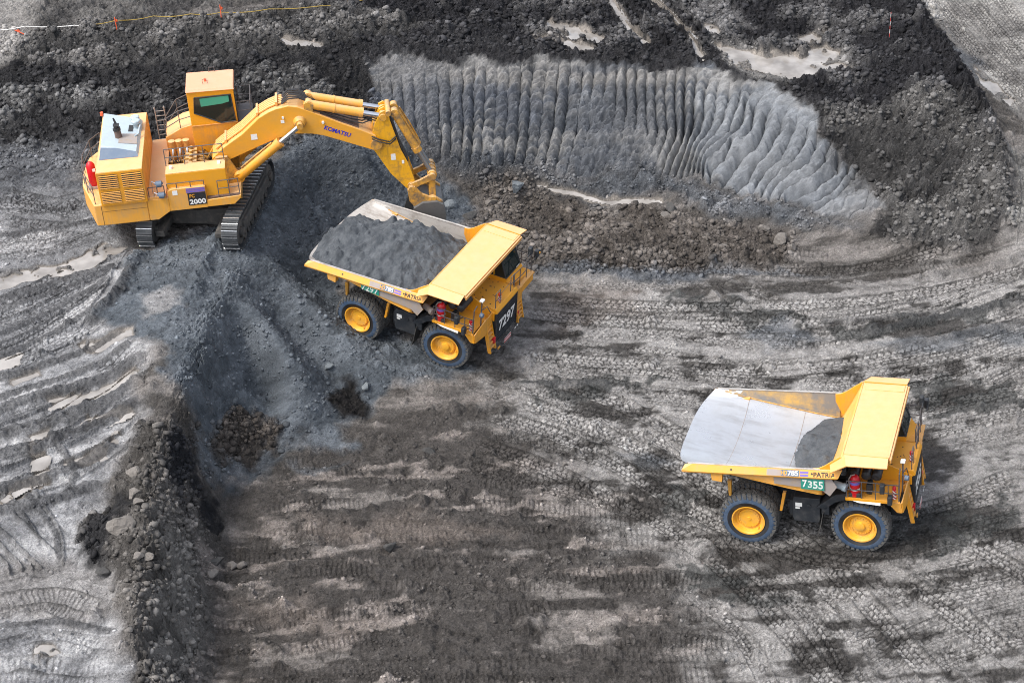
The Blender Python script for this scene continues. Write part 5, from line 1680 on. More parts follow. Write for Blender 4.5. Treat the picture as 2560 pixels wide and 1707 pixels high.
    # mirrors and lamps
    for (q_, sx) in (((3.56, -3.25, 4.05), 1), ((3.86, -3.05, 3.35), 1), ((4.46, 2.95, 4.75), 1), ((4.62, 3.4, 4.35), 1)):
        mb = MB()
        mb.box(q_[0] - 0.10, q_[0] + 0.10, q_[1] - 0.14, q_[1] + 0.14, q_[2] - 0.22, q_[2] + 0.22)
        mm = mb.build('mirror', M['black'], root, bevel=0.04)
        mb = MB()
        mb.tube([q_, (q_[0] + 0.1, q_[1] + (0.45 if q_[1] < 0 else -0.45), q_[2] - 0.1)], 0.025, 6)
        mb.build('mirror_arm', M['black'], mm)
    mb = MB()
    mb.cyl((4.42, -2.38, 4.12), (4.58, -2.40, 4.12), 0.13, 0.11, 16)
    mb.tube([(4.28, -2.05, 4.05), (4.46, -2.35, 4.1)], 0.025, 6)
    mb.build('work_lamp', M['slate'], root, smooth=40)
    mb = MB()
    mb.box(4.18, 4.38, -2.1, -1.86, 4.65, 4.74)
    mb.build('lamp_box', M['white'], root, bevel=0.01)
    mb = MB()
    mb.box(4.62, 4.68, 3.55, 3.75, 4.2, 4.27)
    mb.build('turn_signal', M['orangetext'], root, bevel=0.02)

    # ---- cab
    mb = MB()
    b0 = [(2.2, 1.24), (3.98, 1.24), (3.98, 2.86), (2.2, 2.86)]
    mb.prism(b0, 'z', 3.22, 3.84)
    mb.add([(3.98, 1.24, 3.62), (4.36, 1.24, 3.62), (4.36, 2.9, 3.25), (3.98, 2.9, 3.84)], [(0, 1, 2, 3)])
    cab = mb.build('cab', M['yellow_deck'], root, bevel=0.02)
    mb = MB()
    bot = [(2.24, 1.27, 3.84), (3.97, 1.27, 3.84), (3.97, 2.84, 3.84), (2.24, 2.84, 3.84)]
    topq = [(2.30, 1.34, 5.12), (3.52, 1.34, 5.12), (3.52, 2.78, 5.12), (2.30, 2.78, 5.12)]
    mb.hull8(bot, topq)
    mb.build('cab_window', M['glass'], cab)
    mb = MB()
    def bar(a, b_, r_=0.045):
        mb.tube([a, b_], r_, 4)
    for a, b_ in zip(bot, topq):
        bar(a, b_)
    for k in range(4):
        bar(topq[k], topq[(k + 1) % 4])
        bar(bot[k], bot[(k + 1) % 4], 0.03)
    mb.build('window_frame', M['black'], cab)
    mb = MB()
    mb.add([(3.20, 1.262, 3.85), (3.36, 1.262, 3.85), (3.24, 1.33, 5.1), (3.08, 1.33, 5.1)], [(0, 1, 2, 3)])
    mb.build('hazard_strip', M['yellowblack'], cab, solid=0.01)
    mb = MB()
    mb.box(2.15, 3.62, 1.2, 2.9, 5.12, 5.18)
    mb.build('cab_roof', M['yellow'], cab, bevel=0.02)
    mb = MB()
    mb.box(3.995, 4.003, 2.35, 2.7, 3.88, 3.95)
    mb.each('label_plate', M['white'], cab)
    mb = MB()
    mb.tube([(4.0, 1.6, 3.86), (3.80, 2.0, 4.5)], 0.015, 5)
    mb.build('wiper', M['hose'], cab)
    # wiring and hoses under the canopy
    mb = MB()
    for k in range(10):
        y = -1.3 + 0.28 * k
        mb.tube([(2.05 + 0.03 * k, y, 3.6), (2.15, y + 0.1, 3.95 + 0.05 * (k % 3)), (2.5, y + 0.2, 4.05), (2.7, y + 0.25, 3.62)], 0.03, 6)
    mb.build('hose_bundle', M['hose'], root, smooth=50)
    return root

M['yellow_side'] = surface('rail_yellow_paint', (0.75, 0.355, 0.05), 0.42, dirt=(0.40, 0.29, 0.18), dirt_amt=0.55, scale=1.2, dust_glare=0.4, streak=0.35, lo=0.45)
M['yellow_wall'] = surface('front_wall_yellow_paint', (0.78, 0.41, 0.10), 0.45, dirt=(0.56, 0.48, 0.40), dirt_amt=0.55, scale=0.8, streak=0.3, streak_scale=(2, 2, 2))
M['inner'] = surface('scuffed_inner_wall', (0.62, 0.36, 0.07), 0.5, metal=0.1, dirt=(0.20, 0.185, 0.17), dirt_amt=1.0, scale=0.9, streak=1.0, streak_scale=(0.5, 1, 4), lo=0.30, hi=0.56)
M['whitefade'] = surface('worn_white_letter', (0.66, 0.70, 0.66), 0.6, dirt=(0.2, 0.36, 0.32), dirt_amt=0.7, scale=4)
near = dump_truck('dump_truck', 'yellow dump truck with almost empty pale steel body standing alone on the pit floor', TRK['near'], '7355', False, '7355', '7355', None)
far = dump_truck('dump_truck', 'yellow dump truck heaped with dark spoil, being loaded under the excavator bucket', TRK['far'], '7297', True, '7297', '7297', None)

# loads
M['spoil'] = m = bpy.data.materials.new('spoil')
m.use_nodes = True
nd, lk, p = m.node_tree.nodes, m.node_tree.links, m.node_tree.nodes['Principled BSDF']
g = nd.new('ShaderNodeNewGeometry')
n1 = N(nd, 'ShaderNodeTexNoise', Scale=1.6, Detail=10.0, Roughness=0.72)
lk.new(g.outputs['Position'], n1.inputs['Vector'])
r1 = ramp(nd, 0.35, 0.68)
lk.new(n1.outputs[0], r1.inputs[0])
lk.new(mix(nd, lk, r1.outputs[0], (0.044, 0.051, 0.060), (0.108, 0.118, 0.130)), p.inputs['Base Color'])
p.inputs['Roughness'].default_value = 0.92
p.inputs['Specular IOR Level'].default_value = 0.3
n2 = N(nd, 'ShaderNodeTexNoise', Scale=14.0, Detail=8.0, Roughness=0.75)
lk.new(g.outputs['Position'], n2.inputs['Vector'])
b = N(nd, 'ShaderNodeBump', Strength=0.8, Distance=0.06)
lk.new(n2.outputs[0], b.inputs['Height'])
lk.new(b.outputs[0], p.inputs['Normal'])

def load(P, fn, x0, x1, y0, y1, label, step=0.05):
    xs = np.arange(x0, x1 + step, step)
    ys = np.arange(y0, y1 + step, step)
    gx_, gy_ = np.meshgrid(xs, ys)
    zz, ok = fn(gx_, gy_)
    rg = np.random.default_rng(5)
    for k in range(800 if x1 - x0 > 4 else 60):
        i, j = rg.integers(0, zz.shape[0]), rg.integers(0, zz.shape[1])
        if ok[i, j]:
            rr_ = 0.05 + 0.26 * rg.random() ** 3
            d = np.sqrt((gx_ - gx_[i, j]) ** 2 + (gy_ - gy_[i, j]) ** 2) / rr_
            zz = zz + rr_ * 0.6 * np.clip(1.15 - d, 0, 0.8)
    idx = -np.ones(zz.shape, int)
    vs, fs = [], []
    for j in range(zz.shape[0]):
        for i in range(zz.shape[1]):
            if ok[j, i]:
                idx[j, i] = len(vs)
                vs.append((gx_[j, i], gy_[j, i], zz[j, i]))
    for j in range(zz.shape[0] - 1):
        for i in range(zz.shape[1] - 1):
            f = (idx[j, i], idx[j, i + 1], idx[j + 1, i + 1], idx[j + 1, i])
            if min(f) >= 0:
                fs.append(f)
    mb = MB()
    mb.add(vs, fs)
    o = mb.build('spoil_load', M['spoil'], None)
    o.matrix_world = Matrix(P['M'].tolist())
    tag(o, label, 'load', 'loads of spoil in the truck bodies')
    return o
def f_full(x, y):
    edge = np.clip((3.04 - np.abs(y)) / 0.9, 0, 1)
    base = 4.42 + 0.03 * (x + 5)
    # heap leaning to the near rail, falling away to bare steel at the far rear corner
    h = 1.50 * np.exp(-(((x + 1.4) / 2.4) ** 2 + ((y + 0.2) / 1.9) ** 2)) + 0.85 * np.exp(-(((x + 4.2) / 0.9) ** 2 + ((y + 0.5) / 1.4) ** 2)) + 0.35 * np.exp(-(((x + 0.4) / 1.4) ** 2 + ((y - 1.6) / 1.3) ** 2))
    z = base - 0.22 + h * (0.15 + 0.85 * edge) - 0.5 * np.clip((y - 1.4) / 1.6, 0, 1) * np.clip((-1.2 - x) / 1.5, 0, 1) - 0.15 * np.clip((-2.2 - y) / 0.8, 0, 1) - 0.55 * np.clip((y - 1.3) / 1.7, 0, 1)
    z += 0.15 * fbm(x, y, 1.3, 951, 5, 0.6) + 0.05 * (1 - 2.2 * np.abs(fbm(x, y, 0.5, 961, 3)))
    ok = (np.abs(y) < 3.03) & (x < 0.70 + 0.43 * (z - 2.9)) & (x > -5.25 - 0.3 * (1 - (np.abs(y) / 3.1) ** 4) + 0.25 * fbm(x, y, 0.8, 971, 2))
    flo = np.interp(x, [-5.7, -5.1, -3.5, 0.7], [4.04, 3.93, 3.52, 2.80])
    ok &= ~((y > 1.75 + 0.25 * fbm(x, y, 0.7, 981, 2) + 0.35 * np.clip((x + 2.2), 0, 3)) & (x < -1.6 + 0.5 * fbm(x, y, 0.9, 983, 2)))
    return z, ok
load(TRK['far'], f_full, -5.7, 1.9, -3.05, 3.05, 'heaped dark blue-grey spoil filling the loaded truck body')
def f_rest(x, y):
    q_ = np.abs(y) / 3.06
    jn = np.interp(x, [-5.1, -3.55, -0.27, 0.7], [4.43, 4.13, 3.54, 3.40])
    flo = np.interp(x, [-5.7, -5.1, -3.5, 0.7], [4.04, 3.93, 3.52, 2.80])
    fl_ = flo + (jn - flo) * np.clip(q_, 0, 1) ** 2.3
    fwl = np.where(x > 0.68, 2.9 + (x - 0.68) / 1.19 * 2.6, -9)
    z = 3.24 + 0.20 * (x + 0.6) + 0.04 * y + 0.045 * fbm(x, y, 0.9, 991, 4) + 0.30 * np.exp(-((y - 0.3) / 1.6) ** 2)
    ok = (z > fl_ + 0.0) & (z > fwl - 0.05) & (np.abs(y - 0.1) < 2.6) & (x > -0.80 + 0.14 * (y - 0.1) ** 2 + 0.15 * fbm(x, y, 0.6, 993, 3))
    return z, ok
load(TRK['near'], f_rest, -1.6, 1.6, -2.9, 2.9, 'small flat remnant of grey spoil against the empty truck body front', 0.04)

# ------------------------------------------------------------------ excavator
ex = thing('excavator', 'large yellow crawler excavator reaching its boom over the loaded truck', 'excavator', Matrix(EXM.tolist()))
def T_low(q):
    return (q[0] * cl - q[1] * sl, q[0] * sl + q[1] * cl, q[2])
RL = Matrix.Rotation(LOW, 4, 'Z')
# crawler tracks
Rw, Lh = 0.86, 2.88
def track_path(n):
    per = 4 * Lh + 2 * math.pi * Rw
    out = []
    for k in range(n):
        s_ = per * k / n
        if s_ < 2 * Lh:
            out.append((-Lh + s_, 0.06, 0.0))
        elif s_ < 2 * Lh + math.pi * Rw:
            a = (s_ - 2 * Lh) / Rw
            out.append((Lh + Rw * math.sin(a), 0.06 + Rw - Rw * math.cos(a), a))
        elif s_ < 4 * Lh + math.pi * Rw:
            out.append((Lh - (s_ - 2 * Lh - math.pi * Rw), 0.06 + 2 * Rw, math.pi))
        else:
            a = (s_ - 4 * Lh - math.pi * Rw) / Rw
            out.append((-Lh - Rw * math.sin(a), 0.06 + Rw + Rw * math.cos(a), math.pi + a))
    return out
for yc in (2.27, -2.27):
    tr = bpy.data.objects.new('crawler_track', None)
    COL.objects.link(tr)
    tr.parent = ex
    tr.matrix_local = RL
    mb = MB()
    for (x, z, a) in track_path(49):
        Mx = Matrix.Translation((x, yc, z)) @ Matrix.Rotation(-a, 4, 'Y')
        mb.cur = 0
        mb.box(-0.165, 0.165, -0.42, 0.42, -0.03, 0.03, Mx)
        for gxx in (-0.13, 0.0, 0.12):
            mb.cur = 1 if gxx < 0 else 0
            mb.box(gxx - 0.018, gxx + 0.018, -0.42, 0.42, -0.085, -0.03, Mx)
    mb.build('track_shoes', [M['shoe'], M['bright']], tr)
    mb = MB()
    sgn = 1 if yc > 0 else -1
    mb.prism([(-2.7, 0.45), (2.7, 0.45), (2.9, 0.9), (2.4, 1.38), (-2.4, 1.38), (-2.9, 0.9)], 'y', yc - 0.30, yc + 0.30)
    mb.prism([(-2.6, 0.7), (2.6, 0.7), (2.4, 1.25), (-2.4, 1.25)], 'y', yc - 0.46, yc + 0.46)
    mb.build('track_frame', M['dark'], tr, bevel=0.04)
    for xx in (-Lh, Lh):
        mb = MB()
        mb.lathe_y([(yc - 0.36, 0.3), (yc - 0.34, 0.62), (yc - 0.16, 0.76), (yc + 0.16, 0.76), (yc + 0.34, 0.62), (yc + 0.36, 0.3)], (xx, 0.06 + Rw), 24)
        mb.cyl((xx, yc - 0.52, 0.06 + Rw), (xx, yc + 0.52, 0.06 + Rw), 0.26)
        mb.build('sprocket', M['dark'], tr, smooth=40)
    for xx in np.linspace(-2.1, 2.1, 7):
        mb = MB()
        mb.lathe_y([(yc - 0.32, 0.05), (yc - 0.32, 0.24), (yc + 0.32, 0.24), (yc + 0.32, 0.05)], (xx, 0.34), 16)
        mb.build('track_roller', M['dark'], tr, smooth=40)
mb = MB()
mb.prism([(-1.6, -1.9), (1.6, -1.9), (1.9, 0), (1.6, 1.9), (-1.6, 1.9), (-1.9, 0)], 'z', 0.75, 1.55)
for sx in (-1, 1):
    mb.hull8([(sx * 0.7, -2.1, 0.6), (sx * 1.7, -2.1, 0.6), (sx * 1.7, 2.1, 0.6), (sx * 0.7, 2.1, 0.6)], [(sx * 0.8, -2.1, 1.45), (sx * 1.6, -2.1, 1.45), (sx * 1.6, 2.1, 1.45), (sx * 0.8, 2.1, 1.45)])
# steps carried on the inner sides
for sy in (-1, 1):
    mb.prism([(-3.3, 0.75), (-2.0, 0.75), (-1.6, 1.25), (-3.3, 1.05)], 'y', sy * 1.35, sy * 1.85)
cb = mb.build('car_body', M['dark'], ex, bevel=0.04)
cb.matrix_local = RL
mb = MB()
mb.cyl((0, 0, 1.5), (0, 0, 1.95), 1.55, None, 40)
mb.build('swing_ring', M['dark'], ex, smooth=40)
# revolving frame
mb = MB()
mb.box(-4.9, 2.0, -1.75, 1.75, 1.9, 2.35)
mb.box(-1.7, 1.95, -0.95, -0.80, 2.35, 3.1)
mb.box(-1.7, 1.95, 0.80, 0.95, 2.35, 3.1)
mb.prism([(0.6, 2.35), (1.9, 2.35), (2.0, 2.9), (1.5, 4.0), (0.9, 4.0), (0.3, 3.1)], 'y', -0.98, -0.80)
mb.prism([(0.6, 2.35), (1.9, 2.35), (2.0, 2.9), (1.5, 4.0), (0.9, 4.0), (0.3, 3.1)], 'y', 0.80, 0.98)
mb.build('revolving_frame', M['yellow_dirty'], ex, bevel=0.02)
# counterweight
mb = MB()
OUT = [(-2.70, -3.08), (-5.02, -3.08), (-5.38, -3.05), (-6.10, -0.75), (-6.18, 0.6), (-5.95, 2.2), (-5.3, 3.2), (-2.70, 3.2)]
mb.prism(OUT, 'z', 1.93, 3.12)
cw = mb.build('counterweight', M['yellow_side'], ex, bevel=0.05)
mb = MB()
mb.box(-5.03, -5.01, -3.086, -3.07, 1.93, 3.12)
mb.box(-4.98, -2.7, -3.085, -3.07, 2.72, 2.735)
mb.each('panel_gap', M['hose'], cw)
# side boxes and walkway along the right
mb = MB()
mb.prism([(-2.69, 1.95), (-2.25, 1.95), (-1.60, 2.37), (-1.60, 3.12), (-2.69, 3.12)], 'y', -3.08, -1.9)
mb.prism([(-1.595, 2.37), (0.32, 2.37), (0.32, 3.60), (-1.4, 3.60), (-1.595, 3.50)], 'y', -3.10, -2.862)
mb.box(-1.595, 1.6, -2.86, -1.75, 2.37, 2.75)
mb.prism([(0.325, 2.39), (1.68, 2.39), (2.03, 2.70), (2.05, 2.86), (0.325, 2.78)], 'y', -3.10, -1.7)
sb = mb.build('side_box', M['yellow_side'], ex, bevel=0.02)
mb = MB()
mb.box(-0.62, 0.30, -3.112, -3.104, 2.58, 3.30)
pl = mb.build('sign_plate', M['hose'], sb)
lettering('PC', (-0.40, -3.118, 3.12), 0.26, 0.20, SIDE, M['orangetext'], pl, 0, 0.02)
lettering('2000', (-0.15, -3.118, 2.78), 0.82, 0.28, SIDE, M['white'], pl, 0, 0.03)
mb = MB()
for z in (3.32, 3.41, 3.50):
    mb.box(-0.66, 0.29, -3.112, -3.104, z, z + 0.07)
mb.each('violet_stripe', M['purple'], sb)
mb = MB()
mb.box(-1.36, -1.10, -3.112, -3.104, 3.26, 3.52)
mb.each('label_plate', M['white'], sb)
mb = MB()
mb.box(0.36, 1.98, -3.05, -2.87, 2.86, 2.90)
mb.build('mud_layer', M['rust'], sb)
# right front tank
mb = MB()
mb.prism([(-1.60, 2.76), (1.47, 2.76), (1.45, 4.36), (-1.58, 4.36)], 'y', -2.85, -1.86)
tk = mb.build('hydraulic_tank', M['yellow_tank'] if 'yellow_tank' in M else M['yellow'], ex, bevel=0.03)
mb = MB()
mb.box(-1.57, 1.44, -2.84, -1.87, 4.362, 4.38)
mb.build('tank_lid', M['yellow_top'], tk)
mb = MB()
mb.cyl((-1.3, -2.3, 4.38), (-1.3, -2.3, 4.52), 0.09)
mb.box(1.05, 1.2, -2.35, -2.1, 4.38, 4.44)
mb.each('filler_cap', M['white'], tk, smooth=40)
# deck
mb = MB()
mb.box(-2.62, -1.70, -3.06, 3.2, 3.125, 3.25)
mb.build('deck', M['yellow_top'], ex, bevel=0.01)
mb = MB()
mb.box(-1.70, 1.3, -1.85, 1.75, 2.4, 2.46)
mb.build('pump_bay_floor', M['hose'], ex)
# pumps and pipes in the open bay
mb = MB()
rg = np.random.default_rng(3)
for k in range(7):
    y = -1.5 + 0.42 * k
    mb.tube([(-0.9, y, 2.6), (-0.9 + 0.1 * rg.random(), y, 3.25), (-0.35, y + 0.05, 3.38 + 0.1 * rg.random()), (0.25, y + 0.1, 3.25), (0.45, y + 0.12, 2.6)], 0.075, 8)
for k in range(5):
    mb.tube([(-1.5, -1.6 + 0.1 * k, 2.6), (-1.3 + 0.12 * k, -1.55 + 0.1 * k, 3.05 + 0.1 * k), (-0.6 + 0.1 * k, -1.5 + 0.08 * k, 3.05 + 0.06 * k), (0.1, -1.5, 2.6)], 0.06, 8)
mb.each('hydraulic_pipe', M['yellow_dirty'], ex, smooth=50)
mb = MB()
for k in range(6):
    mb.box(-0.75, -0.15, -1.2 + 0.42 * k, -0.95 + 0.42 * k, 3.0, 3.62)
    mb.cyl((-0.45, -1.08 + 0.42 * k, 3.6), (-0.45, -1.08 + 0.42 * k, 3.78), 0.10)
mb.build('control_valve', M['yellow_dirty'], ex, bevel=0.03)
mb = MB()
for k in range(26):
    a = rg.uniform(-1.6, 1.0)
    c = rg.uniform(-1.7, 1.5)
    mb.tube([(a, c, 2.6), (a + rg.uniform(-0.2, 0.2), c + rg.uniform(-0.2, 0.2), rg.uniform(3.0, 3.5)), (a + rg.uniform(-0.5, 0.5), c + rg.uniform(-0.5, 0.5), rg.uniform(2.9, 3.4)), (a + rg.uniform(-0.6, 0.6), c + rg.uniform(-0.6, 0.6), 2.5)], 0.035, 6)
mb.each('hydraulic_hose', M['hose'], ex, smooth=50)
mb = MB()
for x in (-1.45, -1.08, -0.70):
    mb.tube([(x, 1.35, 2.5), (x, 1.35, 3.95), (x, 1.35, 4.03), (x, 1.35, 4.06)], [0.16, 0.16, 0.19, 0.12], 16)
flt = mb.each('filter_housing', M['yellow_top'], ex, smooth=40)
mb = MB()
for x in (-1.45, -1.08, -0.70):
    mb.tube([(x, 1.15, 3.3), (x + 0.05, 0.95, 3.75), (x + 0.02, 0.80, 3.5), (x, 0.75, 3.0)], 0.05, 8)
mb.each('chrome_pipe', M['chrome'], flt[0], smooth=50)
# engine house
mb = MB()
mb.prism([(-4.96, 3.13), (-2.62, 3.13), (-2.62, 5.04), (-4.96, 5.04)], 'y', -3.24, 2.96)
eh = mb.build('engine_house', M['yellow'], ex, bevel=0.03)
mb = MB()
mb.box(-4.94, -2.64, -3.22, 2.94, 5.042, 5.058)
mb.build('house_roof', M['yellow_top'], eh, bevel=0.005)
for (x0, x1) in ((-4.86, -3.90), (-3.70, -2.73)):
    for (z0, z1) in ((3.28, 3.95), (4.10, 4.90)):
        mb = MB()
        mb.cur = 1
        mb.box(x0, x1, -3.252, -3.243, z0, z1)
        mb.cur = 0
        nn = 7
        for k in range(nn):
            z = z0 + (z1 - z0) * (k + 0.5) / nn
            mb.add([(x0, -3.256, z + 0.022), (x1, -3.256, z + 0.022), (x1, -3.285, z - 0.012), (x0, -3.285, z - 0.012)], [(0, 1, 2, 3)])
        mb.build('vent', [M['yellow'], M['hose']], eh, solid=0.008)
# grey hood on the house roof: tapered box with slate end
mb = MB()
mb.hull8([(-4.84, -1.88, 5.06), (-2.86, -1.93, 5.06), (-2.80, 2.0, 5.06), (-4.90, 2.95, 5.06)], [(-4.74, -0.95, 5.42), (-2.95, -1.62, 5.22), (-2.90, 1.95, 5.22), (-4.80, 2.6, 5.42)])
hd = mb.build('roof_hood', M['greyblue'], eh, bevel=0.01)
mb = MB()
mb.add([(-4.84, -1.90, 5.075), (-2.87, -1.95, 5.075), (-2.96, -1.635, 5.22), (-4.74, -0.965, 5.41)], [(0, 1, 2, 3)])
mb.build('hood_end', M['slate'], hd, solid=0.01)
mb = MB()
mb.add([(-3.88, -0.75, 5.335), (-2.95, -0.9, 5.24), (-2.95, 0.2, 5.24), (-3.88, 0.25, 5.34)], [(0, 1, 2, 3)])
mb.build('hood_opening', M['patch'], hd, solid=0.012)
mb = MB()
mb.add([(-3.45, 0.5, 5.30), (-3.22, 0.5, 5.28), (-3.20, 1.15, 5.28), (-3.43, 1.2, 5.30)], [(0, 1, 2, 3)])
mb.build('hood_hole', M['hose'], hd, solid=0.012)
mb = MB()
mb.cur = 0
mb.cyl((-3.88, -0.1, 5.2), (-3.92, -0.08, 5.75), 0.19, 0.17, 20)
mb.cur = 1
mb.tube([(-3.92, -0.08, 5.72), (-3.93, -0.07, 5.85), (-3.94, -0.07, 5.86), (-3.94, -0.07, 6.0)], [0.20, 0.20, 0.13, 0.12], 20)
mb.add([(-4.08, -0.2, 6.0), (-3.76, -0.2, 6.0), (-3.76, 0.06, 6.05), (-4.08, 0.06, 6.05)], [(0, 1, 2, 3)])
mb.add([(-4.0, 0.0, 6.05), (-3.86, 0.0, 6.05), (-3.98, 0.1, 6.35), (-4.06, 0.08, 6.35)], [(0, 1, 2, 3)])
mb.build('exhaust_stack', [M['rust'], M['hose']], eh, smooth=40, solid=0.0)
for (x, y) in ((-3.10, 1.42), (-3.05, 0.98)):
    mb = MB()
    mb.tube([(x, y, 5.1), (x, y, 5.5), (x, y, 5.5), (x, y, 5.62), (x, y, 5.66)], [0.15, 0.15, 0.24, 0.24, 0.2], 20)
    mb.build('air_intake', M['greyblue'], eh, smooth=35)
mb = MB()
mb.tube([(-2.85, 1.6, 5.1), (-2.82, 0.9, 5.4), (-2.85, 0.4, 5.45), (-2.9, 0.1, 5.3), (-3.1, -0.1, 5.28)], 0.045, 8)
mb.build('cooling_pipe', M['greyblue'], eh, smooth=50)
# beacon lamps
for q_ in ((-4.98, 3.02, 5.1), (-5.02, -2.4, 3.75)):
    mb = MB()
    mb.cyl(q_, (q_[0], q_[1], q_[2] + 0.18), 0.09, 0.08, 12)
    bc = mb.build('beacon_lamp', M['orange'], ex, smooth=40)
    mb = MB()
    mb.cyl((q_[0], q_[1], q_[2] - 0.6 if q_[1] < 0 else q_[2] - 0.1), (q_[0], q_[1], q_[2]), 0.03, None, 8)
    mb.build('beacon_post', M['greyrail'], bc)
# fire extinguisher cylinder at the rear
mb = MB()
mb.tube([(-5.45, -1.05, 3.25), (-5.45, -1.05, 3.30), (-5.47, -1.02, 4.38), (-5.47, -1.02, 4.52), (-5.47, -1.02, 4.58)], [0.2, 0.23, 0.23, 0.15, 0.08], 20)
fx = mb.build('fire_extinguisher', M['red'], ex, smooth=40)
mb = MB()
mb.box(-5.75, -5.2, -1.35, -0.8, 3.12, 3.26)
mb.build('extinguisher_base', M['patch'], fx, bevel=0.01)
mb = MB()
mb.box(-5.4, -5.24, -1.24, -1.2, 4.1, 4.25)
mb.each('label_plate', M['white'], fx)
# cab base, steps and cab
mb = MB()
mb.prism([(-0.27, 2.4), (2.15, 2.4), (2.15, 4.76), (-0.27, 4.76)], 'y', 1.31, 3.32)
cbz = mb.build('cab_base', M['yellow'], ex, bevel=0.03)
mb = MB()
mb.box(-0.25, 2.13, 1.28, 3.30, 4.762, 4.79)
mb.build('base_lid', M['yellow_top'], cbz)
mb = MB()
mb.prism([(-1.75, 3.15), (-0.28, 3.15), (-0.28, 4.62), (-0.85, 4.5), (-1.75, 4.05)], 'y', 1.78, 3.55)
mb.build('stair_box', M['yellow_top'], ex, bevel=0.03)
mb = MB()
mb.prism([(-0.264, 4.79), (2.148, 4.79), (2.148, 6.62), (2.10, 6.72), (-0.264, 6.74)], 'y', 1.306, 3.322)
cabx = mb.build('cab', M['yellow_deck'], ex, bevel=0.02)
mb = MB()
mb.hull8([(-0.30, 1.22, 6.76), (2.2, 1.22, 6.70), (2.2, 3.36, 6.72), (-0.30, 3.36, 6.78)], [(-0.28, 1.34, 6.86), (2.16, 1.34, 6.80), (2.16, 3.34, 6.82), (-0.28, 3.34, 6.88)])
rf = mb.build('cab_roof', M['pinkroof'] if 'pinkroof' in M else M['yellow_top'], cabx, bevel=0.01)
mb = MB()
mb.tube([(0.6, 1.9, 6.87), (0.6, 1.9, 7.1), (0.85, 1.9, 7.1), (0.85, 1.9, 6.86)], 0.015, 5)
mb.tube([(0.9, 3.25, 6.85), (0.9, 3.25, 7.1), (1.2, 3.25, 7.1), (1.2, 3.25, 6.85)], 0.02, 5)
mb.each('antenna', M['greyrail'], rf)
mb = MB()
mb.cyl((0.72, 2.2, 6.86), (0.72, 2.2, 7.0), 0.06, None, 10)
mb.build('roof_lamp', M['orange'], rf)
win = [(0.10, 6.40), (1.98, 6.40), (2.05, 4.86), (1.30, 4.83), (-0.02, 5.52)]
mb = MB()
mb.prism(win, 'y', 1.288, 1.304)
wn = mb.build('cab_window', M['glass'], cabx)
mb = MB()
mb.prism([(0.36, 6.32), (1.86, 6.34), (1.86, 6.0), (1.5, 5.92), (0.38, 5.86)], 'y', 1.276, 1.286)
mb.build('sun_visor', M['visor'], wn)
mb = MB()
mb.tube([(q_[0], 1.29, q_[1]) for q_ in win + win[:1]], 0.035, 5)
mb.build('window_frame', M['black'], wn)
mb = MB()
mb.prism([(1.42, 6.45), (3.2, 6.45), (3.2, 4.9), (1.42, 4.9)], 'x', 2.15, 2.17)
mb.build('windscreen', M['glass'], cabx)
# ladder hoops behind the walkway, handrails
mb = MB()
r = 0.025
hr = []
def poly_rail(pts, z0, h, mids=(0.5,)):
    mb = MB()
    for f in list(mids) + [1.0]:
        mb.tube([(q_[0], q_[1], q_[2] + h * f) for q_ in pts], r, 6)
    for q_ in pts:
        mb.tube([(q_[0], q_[1], q_[2]), (q_[0], q_[1], q_[2] + h)], r, 6)
    mb.build('handrail', M['greyrail'], ex)
poly_rail([(-1.55, -2.0, 4.38), (-0.6, -2.0, 4.38), (0.4, -2.0, 4.38), (1.40, -2.0, 4.38)], 0, 0.95)
poly_rail([(-1.58, -3.0, 3.60), (-1.1, -3.02, 3.60), (-0.4, -3.02, 3.60), (0.28, -3.02, 3.60)], 0, 0.30, ())
poly_rail([(0.95, -3.05, 2.9), (1.5, -3.05, 2.9), (2.0, -3.0, 2.9)], 0, 0.9)
poly_rail([(-5.3, -2.9, 3.13), (-5.75, -1.6, 3.13), (-6.0, -0.6, 3.13), (-6.05, 0.6, 3.13), (-5.8, 2.2, 3.13), (-5.3, 3.0, 3.13)], 0, 1.0)
poly_rail([(-2.55, -3.02, 3.25), (-2.1, -3.02, 3.25), (-1.75, -2.98, 3.25)], 0, 0.55, ())
poly_rail([(-0.28, 1.8, 4.62), (-0.9, 1.82, 4.48), (-1.7, 1.85, 4.05)], 0, 1.0)
poly_rail([(-1.9, 3.5, 3.2), (-1.1, 3.55, 4.3), (-0.3, 3.55, 4.6)], 0, 1.0)
poly_rail([(2.2, 3.3, 4.78), (2.9, 3.3, 4.78), (2.9, 1.5, 4.78), (2.2, 1.5, 4.78)], 0, 1.05)
mb = MB()
mb.box(2.15, 2.92, 1.45, 3.35, 4.70, 4.77)
mb.build('cab_walkway', M['greyrail'], ex)
mb = MB()
for k in range(9):
    z = 2.4 + 0.28 * k
    mb.tube([(-2.3, 3.75, z), (-1.8, 3.75, z)], 0.022, 6)
for x in (-2.3, -1.8):
    mb.tube([(x, 3.75, 2.2), (x, 3.75, 4.9), (x, 3.45, 4.95)], 0.03, 6)
mb.build('ladder', M['patch'], ex)
# mirrors on the walkway corner
for q_ in ((-1.95, -3.05, 3.95), (-1.9, -3.15, 3.35)):
    mb = MB()
    mb.tube([(q_[0] - 0.14, q_[1], q_[2]), (q_[0] - 0.13, q_[1], q_[2] + 0.02), (q_[0] + 0.13, q_[1], q_[2] + 0.02), (q_[0] + 0.14, q_[1], q_[2])], [0.1, 0.17, 0.17, 0.1], 12)
    mm = mb.build('mirror', M['slate'], ex, smooth=40)
    mb = MB()
    mb.tube([q_, (q_[0] - 0.35, q_[1] + 0.1, q_[2] + 0.15), (q_[0] - 0.4, q_[1] + 0.15, 3.26)], 0.025, 6)
    mb.build('mirror_arm', M['chrome'], mm)
